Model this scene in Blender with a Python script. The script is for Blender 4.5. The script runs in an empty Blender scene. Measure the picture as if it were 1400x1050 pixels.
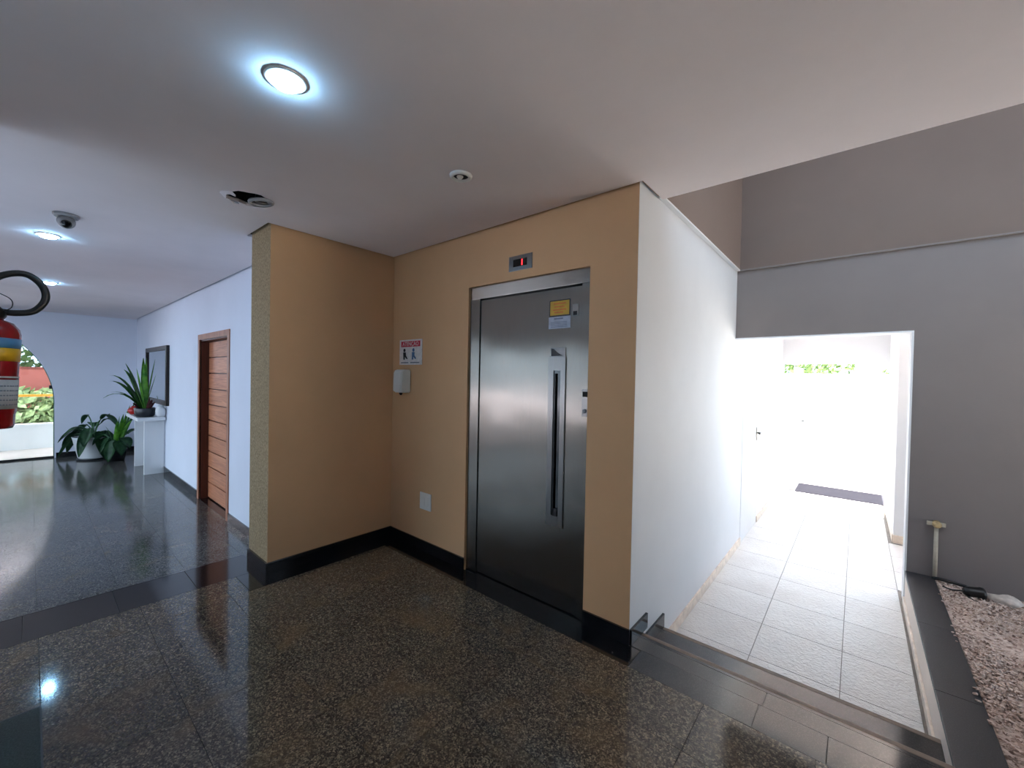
import bpy, bmesh, math, random
from mathutils import Vector, Matrix

SC = bpy.context.scene
COL = SC.collection
R = math.radians
rnd = random.Random(7)

# ------------------------------------------------------------------ camera
cam_d = bpy.data.cameras.new('camera')
cam_d.sensor_width = 36.0
cam_d.lens = 14.3576
cam_d.clip_start = 0.02
cam = bpy.data.objects.new('camera', cam_d)
COL.objects.link(cam)
_r = Vector((0.76284504, 0.64629163, 0.01935391))
_u = Vector((-0.02418047, -0.0013961, 0.99970663))
_f = Vector((-0.64612905, 0.76308924, -0.01456263))
cam.matrix_world = Matrix(((_r.x, _u.x, -_f.x, 0), (_r.y, _u.y, -_f.y, 0), (_r.z, _u.z, -_f.z, 1.5), (0, 0, 0, 1)))
SC.camera = cam

# ------------------------------------------------------------------ light
SC.view_settings.view_transform = 'Standard'
SC.view_settings.look = 'None'
SC.view_settings.gamma = 1.0
SC.view_settings.use_curve_mapping = False
SC.view_settings.exposure = 0.5
SC.cycles.use_denoising = True
SC.cycles.max_bounces = 10
SC.cycles.diffuse_bounces = 6
SC.cycles.glossy_bounces = 4
SC.cycles.transparent_max_bounces = 12
SC.cycles.caustics_reflective = False
SC.cycles.caustics_refractive = False
SC.cycles.sample_clamp_indirect = 6.0

W = bpy.data.worlds.new('sky')
SC.world = W
W.use_nodes = True
wb = W.node_tree.nodes['Background']
wb.inputs['Color'].default_value = (0.62, 0.80, 1.0, 1)
wb.inputs['Strength'].default_value = 3.3

sun_d = bpy.data.lights.new('sun', 'SUN')
sun_d.energy = 85.0
sun_d.angle = R(0.6)
sun_d.color = (1.0, 0.95, 0.91)
sun = bpy.data.objects.new('sun', sun_d)
COL.objects.link(sun)
sun.rotation_euler = Vector((0.02, 0.32, 0.94)).to_track_quat('Z', 'Y').to_euler()


def portal(name, loc, normal, sx, sy):
    """Light portal: it only tells the sampler where sky light gets in."""
    d = bpy.data.lights.new(name, 'AREA')
    d.shape = 'RECTANGLE'
    d.size, d.size_y = sx, sy
    d.cycles.is_portal = True
    o = bpy.data.objects.new(name, d)
    COL.objects.link(o)
    o.location = loc
    n = Vector(normal)
    o.rotation_euler = (-n).to_track_quat('Z', 'Y').to_euler()
    return o


# ------------------------------------------------------------------ helpers
def obj(name, bm, mats, parent=None, loc=(0, 0, 0), smooth=False):
    me = bpy.data.meshes.new(name)
    bm.to_mesh(me)
    bm.free()
    for m in (mats if isinstance(mats, (list, tuple)) else [mats]):
        me.materials.append(m)
    if smooth:
        for p in me.polygons:
            p.use_smooth = True
    o = bpy.data.objects.new(name, me)
    COL.objects.link(o)
    o.location = loc
    if parent:
        o.parent = parent
    return o


def tag(o, label, cat=None, group=None, kind=None):
    o['label'] = label
    if cat:
        o['category'] = cat
    if group:
        o['group'] = group
    if kind:
        o['kind'] = kind
    return o


def empty(name, loc=(0, 0, 0), rz=0):
    o = bpy.data.objects.new(name, None)
    COL.objects.link(o)
    o.location = loc
    o.rotation_euler = (0, 0, rz)
    o.empty_display_size = 0.05
    return o


def thing(name, label, cat, loc=(0, 0, 0), rz=0, group=None, kind=None):
    return tag(empty(name, loc, rz), label, cat, group, kind)


def box(bm, x0, x1, y0, y1, z0, z1, mi=0, bev=0):
    vs = [bm.verts.new((x, y, z)) for z in (z0, z1) for y in (y0, y1) for x in (x0, x1)]
    fs = []
    for idx in ((0, 2, 3, 1), (4, 5, 7, 6), (0, 1, 5, 4), (1, 3, 7, 5), (3, 2, 6, 7), (2, 0, 4, 6)):
        f = bm.faces.new([vs[i] for i in idx])
        f.material_index = mi
        fs.append(f)
    if bev:
        es = list({e for f in fs for e in f.edges})
        bmesh.ops.bevel(bm, geom=es, offset=bev, segments=2, profile=0.7, affect='EDGES')
    return fs


def bx(x0, x1, y0, y1, z0, z1, bev=0):
    bm = bmesh.new()
    box(bm, x0, x1, y0, y1, z0, z1, 0, bev)
    return bm


def prism(bm, pts, axis, a, b, mi=0):
    """Extrude a 2D outline along an axis: 'z' (x,y), 'y' (x,z), 'x' (y,z)."""
    def P(p, t):
        return {'z': (p[0], p[1], t), 'y': (p[0], t, p[1]), 'x': (t, p[0], p[1])}[axis]
    A = [bm.verts.new(P(p, a)) for p in pts]
    B = [bm.verts.new(P(p, b)) for p in pts]
    n = len(pts)
    fs = [bm.faces.new(A), bm.faces.new(B[::-1])]
    for i in range(n):
        fs.append(bm.faces.new((A[i], B[i], B[(i + 1) % n], A[(i + 1) % n])))
    for f in fs:
        f.material_index = mi
    bmesh.ops.recalc_face_normals(bm, faces=fs)
    return fs


def lathe(bm, prof, n=32, c=(0, 0, 0), mi=0, axis='z'):
    """Revolve (radius, height) pairs."""
    rings = []
    for r, h in prof:
        ring = []
        for i in range(n):
            a = 2 * math.pi * i / n
            p = (r * math.cos(a), r * math.sin(a), h)
            if axis == 'x':
                p = (p[2], p[0], p[1])
            elif axis == 'y':
                p = (p[0], p[2], p[1])
            ring.append(bm.verts.new((p[0] + c[0], p[1] + c[1], p[2] + c[2])))
        rings.append(ring)
    fs = []
    for k in range(len(rings) - 1):
        for i in range(n):
            fs.append(bm.faces.new((rings[k][i], rings[k][(i + 1) % n], rings[k + 1][(i + 1) % n], rings[k + 1][i])))
    if prof[0][0] > 1e-5:
        fs.append(bm.faces.new(rings[0][::-1]))
    if prof[-1][0] > 1e-5:
        fs.append(bm.faces.new(rings[-1]))
    bmesh.ops.remove_doubles(bm, verts=[v for r in rings for v in r], dist=1e-6)
    fs = [f for f in fs if f.is_valid]
    for f in fs:
        f.material_index = mi
    bmesh.ops.recalc_face_normals(bm, faces=fs)


def tube(bm, pts, rad, n=12, mi=0):
    pts = [Vector(p) for p in pts]
    rads = rad if isinstance(rad, (list, tuple)) else [rad] * len(pts)
    rings = []
    up = None
    for i, p in enumerate(pts):
        d = (pts[min(i + 1, len(pts) - 1)] - pts[max(i - 1, 0)]).normalized()
        if up is None:
            up = d.orthogonal().normalized()
        up = (up - d * up.dot(d)).normalized()
        s = d.cross(up)
        rings.append([bm.verts.new(p + (up * math.cos(2 * math.pi * k / n) + s * math.sin(2 * math.pi * k / n)) * rads[i]) for k in range(n)])
    for a, b in zip(rings, rings[1:]):
        for k in range(n):
            bm.faces.new((a[k], a[(k + 1) % n], b[(k + 1) % n], b[k])).material_index = mi
    bm.faces.new(rings[0][::-1]).material_index = mi
    bm.faces.new(rings[-1]).material_index = mi


def spline(pts, n=8):
    """Catmull-Rom through the points."""
    P = [Vector(p) for p in pts]
    P = [P[0] * 2 - P[1]] + P + [P[-1] * 2 - P[-2]]
    out = []
    for i in range(1, len(P) - 2):
        for k in range(n):
            t = k / n
            a, b, c, d = P[i - 1:i + 3]
            out.append(0.5 * ((2 * b) + (c - a) * t + (2 * a - 5 * b + 4 * c - d) * t * t + (3 * b - a - 3 * c + d) * t ** 3))
    out.append(P[-2])
    return out


# ------------------------------------------------------------------ materials
def s2l(c):
    return tuple(((v / 255) / 12.92 if v / 255 <= 0.04045 else ((v / 255 + 0.055) / 1.055) ** 2.4) for v in c) + (1,)


class Mat:
    def __init__(self, name, col=(200, 200, 200), rough=0.5, metal=0.0, spec=0.5):
        self.m = bpy.data.materials.new(name)
        self.m.use_nodes = True
        self.t = self.m.node_tree
        self.b = self.t.nodes['Principled BSDF']
        self.b.inputs['Base Color'].default_value = s2l(col)
        self.b.inputs['Roughness'].default_value = rough
        self.b.inputs['Metallic'].default_value = metal
        self.b.inputs['Specular IOR Level'].default_value = spec

    def n(self, kind, **kw):
        nd = self.t.nodes.new(kind)
        for k, v in kw.items():
            if hasattr(nd, k):
                setattr(nd, k, v)
            else:
                nd.inputs[k.replace('_', ' ')].default_value = v
        return nd

    def l(self, a, b):
        self.t.links.new(a, b)

    def coord(self, scale=(1, 1, 1), rand=0.0):
        tc = self.n('ShaderNodeTexCoord')
        mp = self.n('ShaderNodeMapping')
        mp.inputs['Scale'].default_value = scale
        if rand:
            oi = self.n('ShaderNodeObjectInfo')
            mu = self.n('ShaderNodeMath', operation='MULTIPLY')
            mu.inputs[1].default_value = rand
            self.l(oi.outputs['Random'], mu.inputs[0])
            cb = self.n('ShaderNodeCombineXYZ')
            for i in range(3):
                self.l(mu.outputs[0], cb.inputs[i])
            self.l(cb.outputs[0], mp.inputs['Location'])
        self.l(tc.outputs['Object'], mp.inputs['Vector'])
        return mp.outputs['Vector']

    def ramp(self, fac, stops, interp='LINEAR'):
        rp = self.n('ShaderNodeValToRGB')
        rp.color_ramp.interpolation = interp
        el = rp.color_ramp.elements
        while len(el) < len(stops):
            el.new(0.5)
        for e, (p, c) in zip(el, stops):
            e.position = p
            e.color = s2l(c) if max(c) > 1 else tuple(c) + (1,)
        self.l(fac, rp.inputs['Fac'])
        return rp.outputs['Color']

    def mix(self, fac, a, b, blend='MIX'):
        mx = self.n('ShaderNodeMix', data_type='RGBA', blend_type=blend)
        for s, v in ((mx.inputs['Factor'], fac), (mx.inputs[6], a), (mx.inputs[7], b)):
            if hasattr(v, 'links'):
                self.l(v, s)
            elif isinstance(v, (int, float)):
                s.default_value = v
            else:
                s.default_value = s2l(v)
        return mx.outputs[2]

    def noise(self, vec, scale, detail=4, rough=0.55, dist=0.0):
        nz = self.n('ShaderNodeTexNoise')
        nz.inputs['Scale'].default_value = scale
        nz.inputs['Detail'].default_value = detail
        nz.inputs['Roughness'].default_value = rough
        nz.inputs['Distortion'].default_value = dist
        self.l(vec, nz.inputs['Vector'])
        return nz.outputs['Fac']

    def bump(self, h, strength=0.2, dist=0.01):
        b = self.n('ShaderNodeBump')
        b.inputs['Strength'].default_value = strength
        b.inputs['Distance'].default_value = dist
        self.l(h, b.inputs['Height'])
        self.l(b.outputs['Normal'], self.b.inputs['Normal'])

    def col(self, c):
        self.l(c, self.b.inputs['Base Color'])


def plain(name, col, rough=0.5, metal=0.0, spec=0.5, grain=0.05, scale=30):
    """A plain colour with a slight procedural variation."""
    m = Mat(name, col, rough, metal, spec)
    f = m.noise(m.coord(), scale, 3)
    a = tuple(max(0, v * (1 - grain)) for v in col)
    b = tuple(min(255, v * (1 + grain)) for v in col)
    m.col(m.ramp(f, [(0.3, a), (0.7, b)]))
    return m.m


def paint(name, col, rough=0.75, bump=0.12, scale=90, blotch=0.04, spec=0.3):
    m = Mat(name, col, rough, 0, spec)
    v = m.coord()
    big = m.noise(v, 0.9, 5, 0.6)
    a = tuple(max(0, c * (1 - blotch)) for c in col)
    b = tuple(min(255, c * (1 + blotch)) for c in col)
    m.col(m.ramp(big, [(0.3, a), (0.7, b)]))
    m.bump(m.noise(v, scale, 4, 0.6), bump, 0.004)
    return m.m


def emit(name, col, strength):
    m = Mat(name, col, 0.4)
    m.b.inputs['Emission Color'].default_value = s2l(col)
    m.b.inputs['Emission Strength'].default_value = strength
    return m.m


def granite(name, stops, rough, patch):
    m = Mat(name, (90, 85, 75), rough, 0, 0.6)
    v = m.coord(rand=37.0)
    vo = m.n('ShaderNodeTexVoronoi', Scale=175.0)
    m.l(v, vo.inputs['Vector'])
    sep = m.n('ShaderNodeSeparateColor')
    m.l(vo.outputs['Color'], sep.inputs[0])
    c1 = m.ramp(sep.outputs[0], stops, 'CONSTANT')
    n1 = m.noise(v, 60, 5, 0.7, 0.4)
    c2 = m.mix(m.ramp(n1, [(0.47, (0, 0, 0)), (0.62, (1, 1, 1))]), c1, stops[0][1])
    n2 = m.noise(v, 3.2, 4, 0.6, 0.6)
    c3 = m.mix(m.ramp(n2, [(0.52, (0, 0, 0)), (0.75, (0.55, 0.55, 0.55))]), c2, patch)
    oi = m.n('ShaderNodeObjectInfo')
    hv = m.n('ShaderNodeHueSaturation')
    mr = m.n('ShaderNodeMapRange')
    mr.inputs['To Min'].default_value = 0.88
    mr.inputs['To Max'].default_value = 1.12
    m.l(oi.outputs['Random'], mr.inputs['Value'])
    m.l(mr.outputs[0], hv.inputs['Value'])
    m.l(c3, hv.inputs['Color'])
    m.col(hv.outputs['Color'])
    rn = m.noise(v, 6, 3)
    rr = m.n('ShaderNodeMapRange')
    rr.inputs['To Min'].default_value = rough * 0.75
    rr.inputs['To Max'].default_value = rough * 1.3
    m.l(rn, rr.inputs['Value'])
    m.l(rr.outputs[0], m.b.inputs['Roughness'])
    return m.m


def black_granite(name, col=(16, 16, 19), rough=0.1):
    m = Mat(name, col, rough, 0, 0.6)
    v = m.coord(rand=11.0)
    n1 = m.noise(v, 190, 3, 0.7)
    m.col(m.ramp(n1, [(0.5, col), (0.72, tuple(c + 26 for c in col))]))
    return m.m


def wood(name, dark, light, axis_scale=(1.2, 14, 26), rough=0.42):
    m = Mat(name, light, rough, 0, 0.4)
    v = m.coord(axis_scale, rand=9.0)
    n1 = m.noise(v, 1.6, 6, 0.6, 1.2)
    m.col(m.ramp(n1, [(0.3, dark), (0.68, light)]))
    m.bump(n1, 0.08, 0.003)
    return m.m


def steel(name, col, along, across, tangent, warp=0.0, flow=None):
    """Brushed stainless steel; the grain runs along the tangent axis."""
    m = Mat(name, col, 0.3, 1.0)
    m.b.inputs['Anisotropic'].default_value = 1.0
    m.b.inputs['Roughness'].default_value = along
    cb = m.n('ShaderNodeCombineXYZ')
    for i in range(3):
        cb.inputs[i].default_value = tangent[i]
    m.l(cb.outputs[0], m.b.inputs['Tangent'])
    v = m.coord(across)
    g = m.noise(v, 6, 4, 0.7)
    a = tuple(c * 0.93 for c in col)
    b = tuple(min(255, c * 1.05) for c in col)
    m.col(m.ramp(g, [(0.3, a), (0.7, b)]))
    # fine brush lines: relief that varies only across the grain
    gv = m.coord(tuple(900.0 if t else 0.6 for t in tangent))
    gb = m.n('ShaderNodeBump')
    gb.inputs['Strength'].default_value = 1.0
    gb.inputs['Distance'].default_value = 0.00035
    m.l(m.noise(gv, 1.0, 2, 0.6), gb.inputs['Height'])
    if warp:
        b2 = m.n('ShaderNodeBump')
        b2.inputs['Strength'].default_value = 1.0
        b2.inputs['Distance'].default_value = warp
        m.l(m.noise(m.coord((1, 1, 1)), 2.2, 1, 0.4), b2.inputs['Height'])
        m.l(b2.outputs['Normal'], gb.inputs['Normal'])
    m.l(gb.outputs['Normal'], m.b.inputs['Normal'])
    return m.m


def leaf_mat(name, c0, c1, rough=0.35):
    m = Mat(name, c1, rough, 0, 0.5)
    v = m.coord(rand=5.0)
    m.col(m.ramp(m.noise(v, 9, 3), [(0.3, c0), (0.7, c1)]))
    m.b.inputs['Subsurface Weight'].default_value = 0.0
    return m.m


M = {}
M['white_wall'] = paint('white wall paint', (226, 228, 230), 0.55, 0.10, 70, 0.02, 0.4)
M['hall_wall'] = paint('hall wall paint', (224, 228, 238), 0.7, 0.08, 80, 0.015)
M['tan_wall'] = paint('tan wall paint', (208, 168, 126), 0.7, 0.15, 110, 0.03)
_m = Mat('rough plaster', (150, 134, 108), 0.9, 0, 0.2)
_v = _m.coord((1, 1, 0.55))
_n = _m.noise(_v, 120, 4, 0.7)
_m.col(_m.ramp(_n, [(0.36, (132, 114, 86)), (0.52, (174, 152, 118)), (0.68, (200, 178, 142))]))
_m.bump(_n, 1.0, 0.012)
M['rough_plaster'] = _m.m
M['grey_wall'] = paint('grey wall paint', (113, 108, 107), 0.8, 0.15, 80, 0.03)
M['taupe_wall'] = paint('taupe wall paint', (104, 92, 86), 0.8, 0.15, 80, 0.03)
M['ceiling'] = paint('ceiling paint', (230, 221, 221), 0.85, 0.10, 60, 0.025)
M['concrete'] = paint('shade-dark concrete', (70, 60, 52), 0.9, 0.5, 40, 0.1)
M['granite'] = granite('speckled granite', [(0.0, (56, 50, 44)), (0.25, (98, 90, 78)), (0.55, (128, 117, 99)), (0.75, (76, 71, 64)), (0.9, (150, 136, 114))], 0.075, (118, 98, 70))
M['granite_hall'] = granite('grey granite', [(0.0, (58, 58, 58)), (0.3, (90, 90, 88)), (0.55, (112, 109, 102)), (0.78, (78, 78, 77)), (0.9, (130, 127, 120))], 0.12, (128, 116, 96))
M['black_granite'] = black_granite('black granite')
M['grey_ledge'] = black_granite('honed black granite', (34, 34, 38), 0.5)
M['step_granite'] = black_granite('step granite', (54, 54, 54), 0.10)
M['nosing'] = plain('step nosing edge', (112, 96, 84), 0.55)
M['grout'] = plain('grout', (150, 144, 138), 0.9)
M['dark_grout'] = plain('dark grout', (30, 28, 26), 0.8)
M['beige_tile'] = plain('beige skirting tile', (226, 212, 196), 0.35, grain=0.08, scale=14)
M['curb'] = paint('curb plaster', (226, 214, 204), 0.7, 0.25, 50, 0.05)

_m = Mat('textured floor tile', (216, 214, 212), 0.38, 0, 0.5)
_v = _m.coord(rand=13.0)
_n = _m.noise(_v, 46, 3, 0.55, 0.5)
_m.col(_m.ramp(_m.noise(_v, 3, 3), [(0.3, (222, 217, 213)), (0.7, (234, 231, 228))]))
_m.bump(_n, 0.8, 0.012)
M['white_tile'] = _m.m

M['steel_door'] = steel('brushed steel door', (136, 131, 124), 0.27, (140, 140, 1.5), (1, 0, 0), 0.006)
M['steel_header'] = steel('brushed steel header', (150, 146, 140), 0.2, (1.5, 140, 140), (0, 0, 1), 0.003)
M['steel_plate'] = steel('brushed steel plate', (150, 148, 146), 0.36, (140, 140, 1.5), (1, 0, 0))
M['chrome'] = plain('chrome', (200, 202, 206), 0.15, 1.0)
M['black'] = plain('black plastic', (10, 10, 11), 0.35)
M['black_gloss'] = plain('black gloss', (8, 8, 9), 0.12)
M['rubber'] = plain('black rubber', (14, 14, 15), 0.42)
M['white_plastic'] = plain('white plastic', (228, 228, 222), 0.35, grain=0.005, scale=3)
M['grey_plastic'] = plain('grey plastic', (120, 122, 126), 0.4)
M['dark_metal'] = plain('dark metal', (40, 40, 42), 0.35, 0.8)
M['wood'] = wood('reddish door wood', (158, 90, 60), (206, 138, 98))
M['wood_frame'] = wood('door frame wood', (140, 84, 60), (180, 122, 92), (14, 14, 1.5))
M['wood_dark'] = wood('dark jamb wood', (70, 32, 20), (96, 48, 32), (14, 14, 1.5))
M['mirror'] = Mat('mirror glass', (225, 230, 232), 0.03, 1.0).m
M['mirror_frame'] = wood('mirror frame wood', (24, 17, 14), (44, 32, 26), (8, 8, 8))
M['red'] = plain('red enamel', (118, 12, 18), 0.22)
M['red_pot'] = plain('red glaze', (186, 40, 34), 0.3)
M['blue_print'] = plain('blue print', (60, 112, 150), 0.4)
M['yellow_print'] = plain('yellow print', (196, 150, 26), 0.4)
M['paper'] = plain('paper label', (180, 180, 180), 0.6)
M['grey_print'] = plain('grey print', (120, 126, 134), 0.6)
M['sign_white'] = plain('sign white', (222, 218, 214), 0.4)
M['sign_red'] = plain('sign red', (196, 44, 66), 0.4)
M['sign_black'] = plain('sign black', (18, 18, 20), 0.5)
M['sign_blue'] = plain('sign blue', (70, 110, 150), 0.5)
M['yellow_sign'] = plain('yellow sign', (190, 150, 20), 0.4)
M['orange_print'] = plain('orange print', (196, 110, 16), 0.4)
M['notice'] = plain('pale blue notice', (164, 172, 188), 0.5)
M['notice_dark'] = plain('notice print', (108, 116, 136), 0.5)
M['pot_white'] = plain('white pot glaze', (226, 226, 226), 0.35, grain=0.006, scale=4)
M['pot_dark'] = plain('dark planter', (24, 26, 32), 0.35)
M['soil'] = plain('soil', (50, 38, 28), 0.95, grain=0.3, scale=60)
M['leaf_dark'] = leaf_mat('dark leaf', (30, 66, 46), (76, 122, 78))
M['leaf_green'] = leaf_mat('green leaf', (60, 130, 40), (134, 196, 72))
M['leaf_mid'] = leaf_mat('mid green leaf', (40, 100, 44), (84, 150, 64))
M['leaf_red'] = leaf_mat('reddish leaf', (70, 30, 34), (130, 66, 64))
M['foliage'] = leaf_mat('tree foliage', (52, 80, 34), (92, 116, 54), 0.6)
M['hedge'] = leaf_mat('hedge leaf', (110, 130, 80), (170, 186, 130), 0.6)
M['bark'] = plain('bark', (92, 74, 58), 0.9, grain=0.3)
M['pipe'] = plain('old pvc pipe', (172, 165, 150), 0.5)
M['pipe_stain'] = plain('stained fitting', (166, 144, 104), 0.6, grain=0.2)
M['mat_green'] = plain('dark green mat', (62, 74, 72), 0.8, grain=0.25, scale=160)
M['doormat'] = plain('dark doormat', (20, 20, 24), 1.0, spec=0.02, grain=0.3, scale=180)
M['doormat_edge'] = plain('doormat edge', (40, 40, 44), 1.0, spec=0.02)
M['pave'] = paint('outdoor paving', (206, 200, 190), 0.8, 0.3, 30, 0.06)
M['dim_ground'] = paint('dark added ground', (44, 47, 54), 0.9, 0.3, 30, 0.06)
M['asphalt'] = paint('asphalt', (140, 140, 150), 0.9, 0.4, 60, 0.06)
M['yard_wall'] = paint('outdoor white wall', (232, 230, 226), 0.8, 0.2, 40, 0.03)
M['roof_tile'] = plain('clay roof tile', (120, 58, 46), 0.8, grain=0.15, scale=12)
M['house_wall'] = paint('house wall', (170, 96, 84), 0.8, 0.2, 40, 0.04)
M['car_paint'] = plain('white car paint', (230, 232, 236), 0.25)
M['car_glass'] = plain('dark car glass', (30, 36, 42), 0.08)
M['yellow_bar'] = plain('yellow paint', (200, 140, 20), 0.5)
M['white_stone'] = plain('white stone', (196, 186, 178), 0.8, grain=0.1)
M['led'] = emit('led diffuser', (150, 210, 255), 140.0)
M['digit'] = emit('red digit', (255, 40, 50), 3.0)

_g = Mat('clear glass', (235, 245, 242), 0.02, 0, 0.5)
_tr = _g.n('ShaderNodeBsdfTransparent')
_tr.inputs[0].default_value = (0.94, 0.98, 0.97, 1)
_gl = _g.n('ShaderNodeBsdfGlossy')
_gl.inputs['Roughness'].default_value = 0.02
_fr = _g.n('ShaderNodeFresnel')
_fr.inputs[0].default_value = 1.35
_mx = _g.n('ShaderNodeMixShader')
_g.l(_fr.outputs[0], _mx.inputs[0])
_g.l(_tr.outputs[0], _mx.inputs[1])
_g.l(_gl.outputs[0], _mx.inputs[2])
_g.l(_mx.outputs[0], _g.t.nodes['Material Output'].inputs['Surface'])
M['glass'] = _g.m
M['glass_edge'] = plain('green glass edge', (60, 110, 96), 0.15)

_gr = Mat('gravel', (170, 150, 135), 0.85, 0, 0.3)
_v = _gr.coord()
_vo = _gr.n('ShaderNodeTexVoronoi', Scale=60.0)
_gr.l(_v, _vo.inputs['Vector'])
_sp = _gr.n('ShaderNodeSeparateColor')
_gr.l(_vo.outputs['Color'], _sp.inputs[0])
_gr.col(_gr.ramp(_sp.outputs[0], [(0.0, (166, 140, 126)), (0.15, (206, 184, 172)), (0.5, (226, 210, 200)), (0.8, (190, 168, 154)), (0.96, (124, 102, 92))]))
_gr.bump(_gr.noise(_v, 120, 3), 0.4, 0.004)
M['gravel'] = _gr.m

# ------------------------------------------------------------------ dimensions (metres)
yE, xc, xw, zc = 2.1934, -3.3191, -0.9517, 2.5927
yS, xS, yD, xF = 1.1432, -3.7112, 1.4837, -11.8376
zL, zR, bb = -0.2168, -0.2736, 0.0911
yC, xop, zop, zl = 4.5965, 0.335, 1.9447, 2.62
ex0, ex1, ezt = -2.3131, -1.2535, 2.1891
yN1, yN2, zN2 = 2.3561, 2.7103, -0.128
xst = -3.839
yB = -0.19            # wall behind the camera
yEdge = 2.4625        # ceiling edge at the tall void
zTop = zc + 0.12      # underside of the structural slab
zVoid = 5.2
xR = 3.4              # right-hand open side
yH = -3.2             # far side of the hall
yX = 8.1              # corridor exit

portal('portal_exit', (-0.2, yX + 0.25, 0.8), (0, -1, 0), 1.3, 2.3)
portal('portal_niche', (0.56, 5.5, 1.05), (-1, 0, 0), 1.6, 2.65)
portal('portal_arch', (xF - 0.3, -1.19, 1.1), (1, 0, 0), 3.1, 2.8)
portal('portal_side', (xR + 0.25, 3.8, 0.7), (-1, 0, 0), 1.7, 1.7)
portal('portal_hall_side', (-8.0, yH - 0.25, 1.0), (0, 1, 0), 6.8, 2.6)

# ------------------------------------------------------------------ structure: walls
def struct(name, bm, mats, label, cat='wall', parent=None):
    o = obj(name, bm, mats, parent)
    tag(o, label, cat, None, 'structure')
    return o


# wall with the lift: three pieces round the opening
bm = bmesh.new()
prism(bm, [(xc - 0.3, -0.35), (xc - 0.3, zTop), (xw - 0.002, zTop), (xw - 0.002, -0.35), (ex1, -0.35), (ex1, ezt), (ex0, ezt), (ex0, -0.35)], 'y', yE, yE + 0.3)
struct('wall_elevator', bm, M['tan_wall'], 'tan painted wall around the steel lift door')

# projecting wall: tan on the recess side, rough plaster at its end
bm = bmesh.new()
fs = box(bm, xS, xc, yS, yE + 0.2, -0.35, zTop)
fs[2].material_index = 1
fs[5].material_index = 2
struct('wall_recess', bm, [M['tan_wall'], M['rough_plaster'], M['hall_wall']], 'projecting tan wall with a rough plaster end face')

# hall wall with the wooden door
dx0, dx1, dzt = -6.77, -5.57, 1.93
bm = bmesh.new()
prism(bm, [(xF - 0.2, -0.4), (xF - 0.2, zTop), (xS + 0.02, zTop), (xS + 0.02, -0.4), (dx1, -0.4), (dx1, dzt), (dx0, dzt), (dx0, -0.4)], 'y', yD, yD + 0.16)
struct('wall_hall', bm, M['hall_wall'], 'long white hall wall with mirror and wooden door')
bm = bx(dx0 - 0.3, dx1 + 0.3, yD + 0.5, yD + 0.6, -0.4, zTop)
struct('wall_behind_door', bm, M['hall_wall'], 'plain wall of the room behind the wooden door')

# far wall with an arched opening
ay, aa, ab, az = -1.19, 1.5, 1.62, 0.85
arch = [(ay + aa, zL)] + [(ay + aa * math.cos(t), az + ab * math.sin(t)) for t in [math.pi * k / 40 for k in range(41)]] + [(ay - aa, zL)]
bm = bmesh.new()
prism(bm, [(yD + 0.1, -0.4), (yD + 0.1, zTop), (yH - 0.1, zTop), (yH - 0.1, -0.4), (ay - aa, -0.4)] + arch[::-1] + [(ay + aa, -0.4)], 'x', xF - 0.2, xF)
struct('wall_far', bm, M['hall_wall'], 'far white hall wall with arched glass opening')

# hall side wall out of frame and return wall to the lobby
bm = bmesh.new()
prism(bm, [(xF - 0.2, -0.4), (xF - 0.2, zTop), (-3.0, zTop), (-3.0, -0.4), (-4.6, -0.4), (-4.6, 2.25), (-11.4, 2.25), (-11.4, -0.4)], 'y', yH - 0.2, yH)
struct('wall_hall_side', bm, M['hall_wall'], 'white side wall of the hall opposite the mirror')
bm = bx(-3.0, -2.8, yH - 0.2, yB, -0.4, zTop)
struct('wall_return', bm, M['hall_wall'], 'white return wall between hall and lobby')
bm = bx(-2.8, xR, yB - 0.2, yB, -0.4, zTop)
struct('wall_back', bm, M['white_wall'], 'white lobby wall behind the viewpoint carrying the extinguisher')

bm = bmesh.new()
prism(bm, [(yB - 0.2, -0.5), (yB - 0.2, zVoid), (yC + 0.16, zVoid), (yC + 0.16, 1.5), (3.0, 1.5), (3.0, -0.5)], 'x', xR, xR + 0.2)
struct('wall_right', bm, M['white_wall'], 'white lobby wall with an opening towards the garden')

# corridor wall (white) and its taupe upper part
bm = bx(xw - 0.2, xw, yE + 0.0005, yX + 0.1, -0.5, zl)
struct('wall_corridor', bm, M['white_wall'], 'glossy white corridor wall beside the lift corner')
bm = bx(xw - 0.3, xw + 0.03, yEdge + 0.005, yX, zl, zVoid)
struct('wall_upper_left', bm, M['taupe_wall'], 'taupe upper wall above the white corridor wall')

# cross wall with the corridor opening
bm = bmesh.new()
prism(bm, [(xw + 0.001, zl), (xR, zl), (xR, -0.5), (xop, -0.5), (xop, zop), (xw + 0.001, zop)], 'y', yC, yC + 0.16)
struct('wall_cross', bm, M['grey_wall'], 'grey cross wall above and right of the corridor opening')
bm = bx(xw + 0.03, xR, yC - 0.03, yC + 0.16, zl, zVoid)
struct('wall_upper_cross', bm, M['taupe_wall'], 'taupe upper wall above the thin ledge line')
# thin white jamb lining of the opening
bm = bmesh.new()
box(bm, xop - 0.012, xop + 0.0005, yC - 0.004, yC + 0.165, zR, zop - 0.012)
box(bm, xw + 0.002, xop + 0.0005, yC - 0.004, yC + 0.165, zop - 0.012, zop + 0.0005)
struct('trim_1', bm, M['white_wall'], 'thin white lining around the corridor opening', 'trim')
# light plaster beads under the ledge
bm = bx(xw + 0.0005, xw + 0.031, yEdge, yC - 0.03, zl - 0.012, zl)
struct('trim_2', bm, M['white_wall'], 'narrow white ledge strip on top of the corridor wall', 'trim')
bm = bx(xw + 0.031, xR, yC - 0.031, yC - 0.0005, zl - 0.012, zl)
struct('trim_3', bm, M['grey_wall'], 'narrow ledge strip across the grey cross wall', 'trim')

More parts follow.
